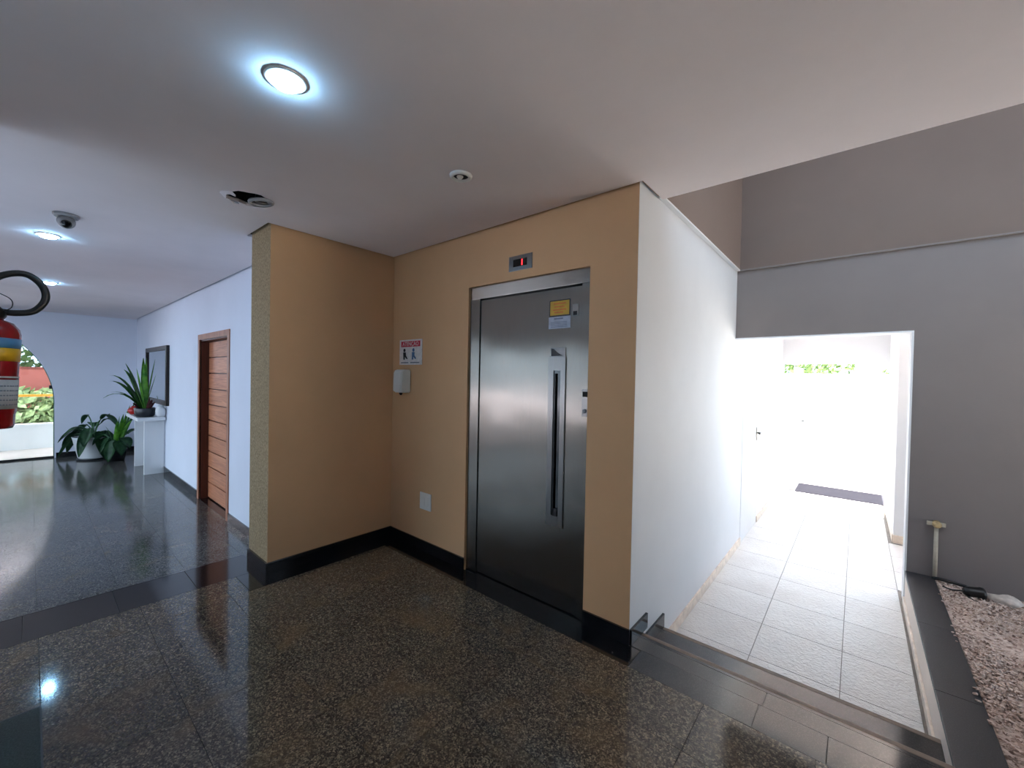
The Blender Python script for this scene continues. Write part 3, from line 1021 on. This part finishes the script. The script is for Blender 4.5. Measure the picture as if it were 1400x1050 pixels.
# ------------------------------------------------------------------ fire extinguisher on the near wall
fe = thing('fire_extinguisher', 'red fire extinguisher with looping black hose at left edge', 'fire extinguisher', (-2.4, -0.112, 1.283))
fe.rotation_euler = (R(-2.4), 0, 0)
rb = 0.078
bm = bmesh.new()
lathe(bm, [(0.0, 0.004), (rb - 0.006, 0.0), (rb - 0.002, 0.012), (rb - 0.002, 0.05), (rb, 0.056), (rb, 0.345), (rb - 0.004, 0.362), (0.058, 0.385), (0.03, 0.398), (0.022, 0.402), (0.0, 0.402)], 48)
body = obj('cylinder', bm, M['red'], fe, smooth=True)
def band(name, z0, z1, mat, a0=-75, a1=115):
    bm = bmesh.new()
    n = 28
    prev = None
    for k in range(n + 1):
        a = R(a0 + (a1 - a0) * k / n)
        c, s = math.cos(a), math.sin(a)
        ring = [bm.verts.new(((rb + 0.0004) * c, (rb + 0.0004) * s, z0)), bm.verts.new(((rb + 0.0004) * c, (rb + 0.0004) * s, z1)),
                bm.verts.new(((rb + 0.0012) * c, (rb + 0.0012) * s, z1)), bm.verts.new(((rb + 0.0012) * c, (rb + 0.0012) * s, z0))]
        if prev:
            for i in range(4):
                bm.faces.new((prev[i], ring[i], ring[(i + 1) % 4], prev[(i + 1) % 4]))
        prev = ring
    bmesh.ops.recalc_face_normals(bm, faces=bm.faces[:])
    return obj(name, bm, mat, body, smooth=True)
band('blue_label', 0.292, 0.328, M['blue_print'])
band('yellow_label', 0.245, 0.292, M['yellow_print'])
band('white_rule', 0.184, 0.190, M['paper'])
band('paper_label', 0.072, 0.178, M['paper'])
for k in range(5):
    band('print_line', 0.085 + k * 0.017, 0.090 + k * 0.017, M['grey_print'], -50, 95)
bm = bmesh.new()
lathe(bm, [(0.0, 0.398), (0.034, 0.398), (0.040, 0.408), (0.040, 0.426), (0.026, 0.440), (0.016, 0.452), (0.0, 0.454)], 24)
obj('valve', bm, M['black'], fe, smooth=True)
bm = bmesh.new()
box(bm, -0.012, 0.012, -0.10, 0.02, 0.452, 0.464, 0, 0.002)
obj('carry_handle', bm, M['black'], fe)
bm = bmesh.new()
prism(bm, [(0.015, 0.462), (-0.02, 0.47), (-0.11, 0.492), (-0.11, 0.498), (-0.015, 0.482), (0.015, 0.474)], 'x', -0.01, 0.01)
obj('trigger_lever', bm, M['black'], fe)
bm = bmesh.new()
tube(bm, spline([(0.0, 0.02, 0.426), (0.0, 0.060, 0.426), (0.0, 0.104, 0.442), (0.004, 0.130, 0.490), (0.004, 0.120, 0.540), (0.004, 0.082, 0.574), (0.002, 0.036, 0.566), (0.0, -0.006, 0.528), (-0.01, -0.05, 0.45), (-0.02, -0.085, 0.36), (-0.02, -0.088, 0.15)]), 0.0115, 14)
obj('hose', bm, M['rubber'], fe, smooth=True)
bm = bmesh.new()
tube(bm, spline([(0.01, 0.0, 0.50), (0.014, 0.045, 0.475), (0.014, 0.05, 0.445), (0.02, 0.03, 0.425)]), 0.0016, 6)
obj('safety_wire', bm, M['dark_metal'], fe)
bm = bmesh.new()
box(bm, -0.02, 0.02, -0.077, -0.055, 0.38, 0.41)
box(bm, -0.012, 0.012, -0.06, 0.0, 0.392, 0.398)
obj('wall_bracket', bm, M['dark_metal'], fe)

# mat at the bottom left corner of the view
fm = thing('floor_mat', 'dark green floor mat on granite below the extinguisher', 'mat', (-2.05, -0.075, 0.0))
obj('mat_body', bx(-0.68, 0.68, -0.105, 0.105, 0.0005, 0.006, 0.002), M['mat_green'], fm)
obj('mat_border', bx(-0.69, 0.69, -0.111, 0.111, 0.0003, 0.003, 0.001), M['rubber'], fm)

# ------------------------------------------------------------------ hall: wooden door
dr = thing('door_1', 'reddish wooden hall door of horizontal planks', 'door', ((dx0 + dx1) / 2, yD, zL), 0, None, 'structure')
_dl = Vector(dr.location)
def dp(name, bm, mat, parent=None):
    for v in bm.verts:
        v.co -= _dl
    return obj(name, bm, mat, parent or dr)
fr = dp('door_frame', bx(dx0 - 0.07, dx0, yD - 0.012, yD + 0.012, zL, dzt + 0.07), M['wood_frame'])
dp('door_frame', bx(dx1, dx1 + 0.07, yD - 0.012, yD + 0.012, zL, dzt + 0.07), M['wood_frame'])
dp('frame_head', bx(dx0, dx1, yD - 0.012, yD + 0.012, dzt, dzt + 0.07), M['wood_frame'])
dp('jamb_lining', bx(dx0, dx0 + 0.018, yD + 0.012, yD + 0.16, zL, dzt), M['wood_dark'])
dp('jamb_lining', bx(dx1 - 0.018, dx1, yD + 0.012, yD + 0.16, zL, dzt), M['wood_dark'])
dp('head_lining', bx(dx0 + 0.018, dx1 - 0.018, yD + 0.012, yD + 0.16, dzt - 0.018, dzt), M['wood_dark'])
core = dp('leaf_core', bx(dx0 + 0.02, dx1 - 0.02, yD + 0.112, yD + 0.14, zL + 0.01, dzt - 0.02), M['wood_dark'])
npk = 10
ph = (dzt - 0.022 - zL - 0.012) / npk
for k in range(npk):
    z0 = zL + 0.012 + k * ph
    bm = bx(-(dx1 - dx0 - 0.05) / 2, (dx1 - dx0 - 0.05) / 2, -0.011, 0.011, 0.007, ph - 0.007, 0.003)
    o = obj('plank', bm, M['wood'], dr, ((0), 0.104, z0 - _dl.z))
bm = bmesh.new()
tube(bm, [(dx1 - 0.10, yD + 0.09, 0.85), (dx1 - 0.10, yD + 0.045, 0.85), (dx1 - 0.21, yD + 0.045, 0.85)], 0.009, 8)
dp('lever_handle', bm, M['dark_metal'])
dp('door_sill', bx(dx0, dx1, yD - 0.005, yD + 0.16, zL - 0.02, zL + 0.003), M['black_granite'])

# mirror
mr = thing('wall_mirror', 'wide mirror in a dark frame above the console table', 'mirror', (-9.56, yD, 1.43))
mw, mh = 0.925, 0.50
obj('mirror_glass', bx(-mw + 0.05, mw - 0.05, -0.022, -0.015, -mh + 0.05, mh - 0.05), M['mirror'], mr)
for s in (-1, 1):
    bm = bmesh.new()
    box(bm, min(s * mw, s * (mw - 0.075)), max(s * mw, s * (mw - 0.075)), -0.045, 0, -mh, mh, 0, 0.008)
    obj('frame_bar', bm, M['mirror_frame'], mr)
    bm = bmesh.new()
    box(bm, -mw + 0.075, mw - 0.075, -0.045, 0, min(s * mh, s * (mh - 0.075)), max(s * mh, s * (mh - 0.075)), 0, 0.008)
    obj('frame_bar', bm, M['mirror_frame'], mr)

# console table
ct = thing('console_table', 'white slab-legged console table under the mirror', 'table', (-9.42, 1.28, zL))
obj('table_top', bx(-0.62, 0.60, -0.16, 0.19, 0.90, 0.955, 0.004), M['pot_white'], ct)
obj('leg', bx(0.42, 0.48, -0.06, 0.19, 0, 0.90, 0.003), M['pot_white'], ct)
obj('leg', bx(-0.52, -0.46, -0.06, 0.19, 0, 0.90, 0.003), M['pot_white'], ct)
zt = zL + 0.955


def blade(bm, base, tip, width, sag, lift=None, n=7, fold=0.25, up=Vector((0, 0, 1))):
    """A strap leaf with a folded midrib, sagging under its own weight."""
    base, tip = Vector(base), Vector(tip)
    d = tip - base
    side = d.cross(up)
    if side.length < 1e-4:
        side = Vector((1, 0, 0))
    side.normalize()
    rows = []
    for k in range(n + 1):
        t = k / n
        p = base + d * t + up * (sag * 4 * t * (1 - t))
        w = width * 1.0 * (math.sin(math.pi * min(1, 0.12 + 0.88 * t)) ** 0.7 if t < 1 else 0.03) * (1.0 if t < 0.98 else 0.2)
        w = max(w, width * 0.08)
        nrm = side.cross(d).normalized()
        rows.append([bm.verts.new(p - side * w), bm.verts.new(p - nrm * w * fold), bm.verts.new(p + side * w)])
    for a, b in zip(rows, rows[1:]):
        for i in range(2):
            bm.faces.new((a[i], a[i + 1], b[i + 1], b[i]))


def one_blade(name, mat, parent, *a, **k):
    bm = bmesh.new()
    blade(bm, *a, **k)
    th = bmesh.ops.solidify(bm, geom=bm.faces[:], thickness=0.0025)
    return obj(name, bm, mat, parent, smooth=True)


# spiky plant in a dark oval planter on the table
sp = thing('spiky_potted_plant', 'spiky green plant in a dark oval planter on the console', 'potted plant', (-9.06, 1.24, zt))
bm = bmesh.new()
lathe(bm, [(0.0, 0.0), (0.13, 0.0), (0.165, 0.03), (0.175, 0.14), (0.168, 0.15), (0.155, 0.145), (0.15, 0.12), (0.0, 0.12)], 36)
for v in bm.verts:
    v.co.y *= 0.78
obj('planter', bm, M['pot_dark'], sp, smooth=True)
bm = bmesh.new()
lathe(bm, [(0.0, 0.13), (0.10, 0.128), (0.148, 0.121)], 24)
for v in bm.verts:
    v.co.y *= 0.78
obj('soil', bm, M['soil'], sp, smooth=True)
# leaf tips given as (view-side offset, height, depth offset); view-side axis = camera right
vr = Vector((0.763, 0.646, 0))
vf = Vector((-0.646, 0.763, 0))
tips = [(-0.66, 0.58, 0.05, .14, .030), (-0.50, 0.68, -0.1, .16, .032), (-0.40, 0.78, 0.05, .12, .030), (-0.28, 0.88, -0.05, .08, .030), (-0.60, 0.30, -0.1, .16, .026), (-0.12, 0.98, 0.1, .02, .030), (0.02, 0.98, 0.0, .0, .032), (0.06, 0.88, -0.08, .0, .034), (0.15, 0.96, 0.02, .03, .014), (-0.05, 0.80, -0.1, .02, .034), (-0.42, 0.50, 0.1, .08, .022), (-0.32, 0.66, -0.12, .08, .024), (0.10, 0.72, 0.1, .03, .028), (-0.18, 0.72, -0.14, .06, .03), (-0.52, 0.40, -0.05, .1, .02)]
for i, (a, h, d, sag, w) in enumerate(tips):
    t = vr * a + vf * d
    t.y = min(t.y, 0.15)
    one_blade('leaf', M['leaf_green'] if (a > -0.2) else M['leaf_mid'], sp, (vr.x * a * .08, vr.y * a * .08, 0.12), (t.x, t.y, h), w * 1.25, sag)
for i in range(7):
    a = rnd.uniform(0, 6.28)
    x, y = 0.11 * math.cos(a), 0.08 * math.sin(a)
    one_blade('small_leaf', M['leaf_red'], sp, (x, y, 0.12), (x * 2.1, min(y * 2.1, 0.15), 0.12 + rnd.uniform(0.1, 0.24)), 0.03, 0.02)

# red ornament and white vase on the table
rv = thing('red_ornament', 'small red round vase on the console left of the planter', 'vase', (-9.72, 1.19, zt))
bm = bmesh.new()
lathe(bm, [(0.0, 0.0), (0.05, 0.0), (0.085, 0.04), (0.09, 0.075), (0.06, 0.115), (0.035, 0.125), (0.04, 0.14), (0.03, 0.14), (0.026, 0.122), (0.0, 0.11)], 28)
obj('vase_body', bm, M['red_pot'], rv, smooth=True)
wv = thing('white_vase', 'small white rounded vase at the console wall end', 'vase', (-8.86, 1.41, zt))
bm = bmesh.new()
lathe(bm, [(0.0, 0.0), (0.04, 0.0), (0.062, 0.04), (0.068, 0.1), (0.056, 0.15), (0.04, 0.17), (0.046, 0.185), (0.036, 0.185), (0.03, 0.165), (0.0, 0.15)], 28)
obj('vase_body', bm, M['pot_white'], wv, smooth=True)

# big leafy plant in a white pot on the hall floor
fp = thing('leafy_floor_plant', 'large dark-leaved plant in a white pot by the far wall', 'potted plant', (-11.25, 0.80, zL))
bm = bmesh.new()
lathe(bm, [(0.0, 0.03), (0.20, 0.03), (0.215, 0.05), (0.29, 0.42), (0.30, 0.44), (0.275, 0.44), (0.265, 0.40), (0.0, 0.39)], 40)
obj('pot', bm, M['pot_white'], fp, smooth=True)
bm = bmesh.new()
lathe(bm, [(0.0, 0.0), (0.22, 0.0), (0.235, 0.03), (0.21, 0.031), (0.0, 0.031)], 40)
obj('saucer', bm, M['pot_dark'], fp, smooth=True)
bm = bmesh.new()
lathe(bm, [(0.0, 0.415), (0.15, 0.41), (0.266, 0.402)], 24)
obj('soil', bm, M['soil'], fp, smooth=True)
def drooper(parent, a, d, h, peak, w, mat, base=(0, 0, 0.41)):
    """A leaf on a stalk that rises to a peak and hangs down."""
    t = vr * a + vf * d
    t.x = max(t.x, -0.50)
    mid = Vector((t.x * 0.5, t.y * 0.5, peak))
    bm = bmesh.new()
    tube(bm, spline([base, (t.x * 0.22, t.y * 0.22, base[2] + (peak - base[2]) * 0.7), tuple(mid)], 5), [0.010] * 10 + [0.006], 6)
    o = obj('stalk', bm, mat, parent, smooth=True)
    bm = bmesh.new()
    blade(bm, mid, (t.x, t.y, h), w, 0.05, n=8, fold=0.35)
    bmesh.ops.solidify(bm, geom=bm.faces[:], thickness=0.003)
    obj('leaf_blade', bm, mat, o, smooth=True)
for (a, d, h, pk, w) in [(-0.52, 0.0, 0.10, 0.62, .10), (-0.50, -.1, 0.22, 0.56, .11), (-0.42, .12, 0.48, 0.66, .07), (-0.34, 0.1, 0.66, 0.85, .05), (-0.42, -.25, 0.34, 0.62, .10), (0.30, .0, 0.86, 0.78, .07), (0.44, .05, 0.60, 0.86, .08), (0.22, -.40, 0.30, 0.62, .09), (0.20, -.46, 0.12, 0.58, .08), (0.42, -.2, 0.04, 0.55, .10), (0.58, -.1, 0.08, 0.56, .08), (-0.2, -.36, 0.46, 0.64, .09), (0.2, .1, 0.75, 0.7, .07), (-0.1, .1, 0.6, 0.7, .09), (-0.48, -.2, 0.04, 0.50, .09)]:
    drooper(fp, a, d, h, pk, w, M['leaf_dark'])

# second plant with upright bright leaves
up2 = thing('upright_floor_plant', 'bright green upright-leaved plant between white pot and console', 'potted plant', (-10.75, 1.06, zL))
bm = bmesh.new()
lathe(bm, [(0.0, 0.0), (0.12, 0.0), (0.16, 0.20), (0.165, 0.22), (0.15, 0.22), (0.145, 0.19), (0.0, 0.19)], 32)
obj('pot', bm, M['pot_dark'], up2, smooth=True)
bm = bmesh.new()
lathe(bm, [(0.0, 0.20), (0.146, 0.193)], 20)
obj('soil', bm, M['soil'], up2, smooth=True)
for (a, d, h, sag, w, m) in [(0.40, .0, 1.24, .03, .026, 'leaf_mid'), (0.34, -.08, 1.06, .05, .030, 'leaf_green'), (0.24, -.1, 0.90, .05, .034, 'leaf_green'), (0.12, -.1, 0.76, .05, .034, 'leaf_green'), (0.50, -.05, 1.04, .10, .028, 'leaf_mid'), (0.02, .05, 0.84, .05, .030, 'leaf_mid'), (0.28, .1, 1.0, .02, .030, 'leaf_green'), (0.20, -.2, 0.60, .08, .034, 'leaf_green'), (-0.10, -.1, 0.66, .08, .028, 'leaf_mid'), (0.46, -.15, 0.80, .12, .030, 'leaf_green')]:
    t = vr * a + vf * d
    one_blade('leaf', M[m], up2, (t.x * .1, t.y * .1, 0.19), (t.x, t.y, h), w, sag)
for (a, d, h, pk, w) in [(0.36, .1, 0.60, 0.52, .11), (0.36, -.1, 0.26, 0.46, .10), (0.10, -.25, 0.02, 0.42, .09), (-0.1, -.2, 0.16, 0.45, .09), (0.30, -.2, 0.14, 0.40, .10), (-0.34, -.1, 0.30, 0.5, .10)]:
    drooper(up2, a, d, h, pk, w, M['leaf_dark'], (0, 0, 0.2))

# arched glass
gl = thing('window_1', 'arched clear glass panel in the far hall wall', 'window', (xF - 0.08, ay, zL), 0, None, 'structure')
mid_y = ay + 0.02
pane = [(y - ay, z - zL) for y, z in arch]
right = [(p[0] * 0.995, p[1] * 0.996 + 0.012) for p in pane if p[0] >= -1e-6]
right.append((0.004, 0.012))
left = [(p[0] * 0.995, p[1] * 0.996 + 0.012) for p in pane if p[0] <= 1e-6]
left.append((-0.004, 0.012))
for half in (right, left):
    bm = bmesh.new()
    prism(bm, half, 'x', -0.005, 0.005)
    obj('glass_pane', bm, M['glass'], gl)
bm = bmesh.new()
tube(bm, [(0, p[0] * 0.997, p[1] * 0.998 + 0.006) for p in pane], 0.009, 6)
obj('edge_strip', bm, M['glass_edge'], gl, smooth=True)
obj('floor_rail', bx(-0.02, 0.02, -aa, aa, -0.002, 0.03), M['black'], gl)
for (y, z) in ((1.48, 1.37), (1.12, 2.20), (-1.48, 1.37), (-1.12, 2.20)):
    obj('glass_clip', bx(-0.02, 0.02, y - 0.05, y + 0.03, z - 0.035, z + 0.035, 0.004), M['black'], gl)

# ------------------------------------------------------------------ right side small items
pp = thing('wall_pipe', 'thin pale pipe with stained valve on the grey wall', 'pipe', (0.495, yC, 0.0))
bm = bmesh.new()
tube(bm, [(0, -0.016, -0.04), (0, -0.016, 0.40)], 0.0125, 14)
obj('riser_pipe', bm, M['pipe'], pp, smooth=True)
bm = bmesh.new()
tube(bm, [(0, 0.0, 0.425), (0, -0.05, 0.425)], 0.026, 18)
obj('valve_body', bm, M['pipe_stain'], pp, smooth=True)
bm = bmesh.new()
box(bm, -0.055, 0.05, -0.032, -0.012, 0.41, 0.44, 0, 0.005)
obj('valve_tee', bm, M['pipe'], pp)
bm = bmesh.new()
lathe(bm, [(0.0, -0.068), (0.014, -0.066), (0.02, -0.056), (0.02, -0.05)], 16, (0, 0, 0.425), 0, 'y')
obj('valve_cap', bm, M['pipe_stain'], pp, smooth=True)

gs = thing('garden_spotlight', 'broken black garden spotlight lying on the gravel', 'spotlight', (0.675, 4.40, -0.008), R(20))
gs.scale = (0.78, 0.78, 0.78)
bm = bmesh.new()
lathe(bm, [(0.0, -0.07), (0.03, -0.07), (0.045, -0.04), (0.05, 0.03), (0.056, 0.04), (0.056, 0.06), (0.045, 0.055), (0.0, 0.04)], 20, (0, 0, 0.035), 0, 'x')
obj('lamp_head', bm, M['black'], gs, smooth=True)
bm = bmesh.new()
tube(bm, [(-0.03, 0.0, 0.02), (-0.06, -0.05, 0.0), (-0.02, -0.12, -0.01)], [0.012, 0.010, 0.003], 8)
obj('ground_spike', bm, M['black'], gs)
bm = bmesh.new()
tube(bm, spline([(-0.07, 0, 0.035), (-0.14, 0.03, 0.02), (-0.2, 0.05, 0.03)]), 0.006, 8)
obj('cable', bm, M['rubber'], gs, smooth=True)

bm = bmesh.new()
bmesh.ops.create_icosphere(bm, subdivisions=3, radius=1)
for v in bm.verts:
    k = 1 + 0.12 * math.sin(v.co.x * 5 + 1) + 0.1 * math.sin(v.co.y * 6) + 0.08 * math.sin(v.co.z * 7 + v.co.x * 3)
    v.co = Vector((v.co.x * 0.085 * k, v.co.y * 0.055 * k, v.co.z * 0.035 * k))
tag(obj('pale_stone', bm, M['white_stone'], None, (0.83, 4.43, 0.002), True), 'pale flat stone on the gravel beside the broken spotlight', 'stone')

bm = bmesh.new()
tube(bm, spline([(-0.09, 0.02, 0.0), (-0.05, 0.0, 0.012), (0.03, -0.005, 0.008), (0.09, 0.0, 0.0)]), 0.011, 10)
tag(obj('cable_stub', bm, M['rubber'], None, (0.57, 4.545, 0.0), True), 'short black cable stub at the foot of the grey wall', 'cable')

# corridor: white side door, open exit leaf, doormat
cd = thing('door_2', 'white side door in the corridor wall', 'door', (xw, 5.5, zR), 0, None, 'structure')
obj('door_panel', bx(0.0002, 0.0025, -0.4245, 0.4245, 0.005, 2.0545), M['white_wall'], cd)
for (a, b, c, d) in ((-0.46, -0.425, 0, 2.09), (0.425, 0.46, 0, 2.09), (-0.425, 0.425, 2.055, 2.09)):
    obj('door_casing', bx(0.0002, 0.0032, a, b, c, d), M['white_wall'], cd)
bm = bmesh.new()
tube(bm, [(0.008, 0.36, 1.15), (0.05, 0.36, 1.15), (0.05, 0.27, 1.15)], 0.010, 8)
hd = obj('lever_handle', bm, M['dark_metal'], cd)
obj('handle_plate', bx(0.008, 0.012, 0.335, 0.385, 1.06, 1.22, 0.001), M['dark_metal'], hd)
eg = thing('door_3', 'white exit door leaf folded open against the left wall', 'door', (-0.80, yX + 0.12, zR), 0, None, 'structure')
obj('door_panel', bx(-0.02, 0.02, 0.0, 1.05, 0.01, 2.05, 0.003), M['white_wall'], eg)
bm = bmesh.new()
tube(bm, [(0.02, 0.97, 1.09), (0.06, 0.97, 1.09), (0.06, 0.88, 1.09)], 0.011, 8)
obj('lever_handle', bm, M['dark_metal'], eg)
dm = thing('doormat', 'dark grey doormat in front of the bright corridor exit', 'mat', (-0.2, 8.50, zR))
obj('mat_body', bx(-0.55, 0.53, -0.36, 0.36, 0.001, 0.012, 0.003), M['doormat'], dm)
obj('mat_border', bx(-0.565, 0.555, -0.38, 0.38, 0.0005, 0.007, 0.002), M['doormat_edge'], dm)

# ------------------------------------------------------------------ outdoors beyond the exit and the right side
def ground(name, x0, x1, y0, y1, z, mat, label):
    tag(obj(name, bx(x0, x1, y0, y1, z - 0.1, z), mat), label, 'ground', None, 'structure')
ground('yard_ground', -8, 14, yX + 1.4, 24, zR - 0.005, M['pave'], 'bright paved yard beyond the corridor exit')
ground('yard_ground_side', 1.8, 14, yC + 0.16, yX + 1.4, zR - 0.005, M['pave'], 'paved side yard right of the corridor')
ground('garden_ground', xR, 16, -10, yC + 0.16, -0.1, M['pave'], 'bright paved ground right of the lobby')
tag(obj('yard_wall', bx(-8, 14, 20, 20.2, zR, 1.9), M['yard_wall']), 'white boundary wall across the bright yard', 'wall', None, 'structure')


def tree(name, loc, h, rad, label, cat='tree', nleaf=900, seed=1, trunk=True, mat='foliage', leaf=0.16):
    rg = random.Random(seed)
    t = thing(name, label, cat, loc)
    if trunk:
        bm = bmesh.new()
        tube(bm, spline([(0, 0, 0), (0.05, 0.03, h * 0.3), (-0.03, 0.05, h * 0.7)], 4), [0.09] * 4 + [0.07] * 5, 8)
        obj('trunk', bm, M['bark'], t, smooth=True)
    V, F = [], []
    for k in range(nleaf):
        while True:
            p = Vector((rg.uniform(-1, 1), rg.uniform(-1, 1), rg.uniform(-1, 1)))
            if 0.3 < p.length < 1:
                break
        p = Vector((p.x * rad, p.y * rad, h * 0.75 + p.z * h * 0.35)) if trunk else Vector((p.x * rad[0], p.y * rad[1], h * 0.5 + p.z * h * 0.5))
        a = Vector((rg.uniform(-1, 1), rg.uniform(-1, 1), rg.uniform(-1, 1))).normalized()
        b = a.orthogonal().normalized() * leaf * rg.uniform(0.6, 1.2)
        c = a.cross(b) * 0.5
        o = len(V)
        V += [tuple(p - b), tuple(p + c), tuple(p + b), tuple(p - c)]
        F.append((o, o + 1, o + 2, o + 3))
    me = bpy.data.meshes.new('crown')
    me.from_pydata(V, [], F)
    me.materials.append(M[mat])
    o = bpy.data.objects.new('crown', me)
    COL.objects.link(o)
    o.parent = t
    o['kind'] = 'stuff'
tree('yard_tree', (-1.6, 22.5, zR), 3.6, 1.6, 'left leafy tree behind the bright yard wall', seed=2)
tree('yard_tree', (2.2, 23.5, zR), 3.2, 1.4, 'right leafy tree behind the bright yard wall', seed=3)

ground('added_side_ground', -34, xR, -40, yH - 0.2, zL - 0.2, M['dim_ground'], 'dark ground added outside the open hall side to dim its ceiling')  # added and kept dark to limit light thrown up onto the hall ceiling
# outdoors beyond the arch: porch, parapet, street
ground('porch_floor', -14.1, xF - 0.2, -6, 4, zL - 0.01, M['pave'], 'pale porch floor outside the arched glass')
tag(obj('added_porch_roof', bx(-15.6, xF - 0.2, -6, 4, 2.75, 2.95), M['ceiling']), 'unseen flat roof added to shade the porch and parapet', 'roof', None, 'structure')  # added overhead so the parapet stays in shade
pw = obj('porch_parapet', bx(-13.75, -13.55, -6, 4, zL - 0.01, 0.27), M['yard_wall'])
tag(pw, 'low white parapet outside the arched glass', 'wall', None, 'structure')
tag(obj('parapet_cap', bx(-0.13, 0.13, -5, 5, 0, 0.04, 0.004), M['yard_wall'], pw, (-13.65, -1, 0.27)), 'flat coping on the parapet')
ground('street', -34, -14.1, -30, 24, zL - 0.15, M['asphalt'], 'sunlit grey street beyond the porch')
# yellow rail across the street side
yr = thing('yellow_rail', 'horizontal yellow barrier rail seen through the arch', 'railing', (-15.2, -0.5, zL - 0.15))
bm = bmesh.new()
tube(bm, [(0, -3.5, 1.22), (0, 3.5, 1.22)], 0.032, 10)
obj('rail', bm, M['yellow_bar'], yr, smooth=True)
for y in (-3.2, -1.1, 2.6):
    bm = bmesh.new()
    tube(bm, [(0, y, 0), (0, y, 1.22)], 0.025, 10)
    obj('post', bm, M['yellow_bar'], yr, smooth=True)

# reddish wall across the street
bw = tag(obj('boundary_wall', bx(-0.11, 0.11, -8, 7, 0, 1.86), M['house_wall'], None, (-21.5, 0, zL - 0.15)), 'low reddish wall across the street seen through the arch', 'wall', None, 'structure')
obj('coping', bx(-0.15, 0.15, -8, 7, 1.86, 1.93, 0.01), M['roof_tile'], bw)
tag(obj('shade_canopy', bx(-34, -18.2, -14, 16, 4.6, 4.75), M['ceiling']), 'unseen flat canopy added to shade the hedge and reddish wall', 'roof', None, 'structure')  # added out of view to keep sun off the hedge and reddish wall
tree('street_tree', (-24.6, -0.6, zL - 0.15), 3.7, 2.0, 'leafy street tree beyond the arched glass', seed=5)
tree('street_hedge', (-19.6, 0.3, zL - 0.15), 1.25, (0.5, 3.4), 'low pale green hedge in front of the reddish wall', 'hedge', nleaf=1800, seed=6, trunk=False, mat='hedge')

for o in bpy.data.objects:
    if '_off' in o:
        del o['_off']
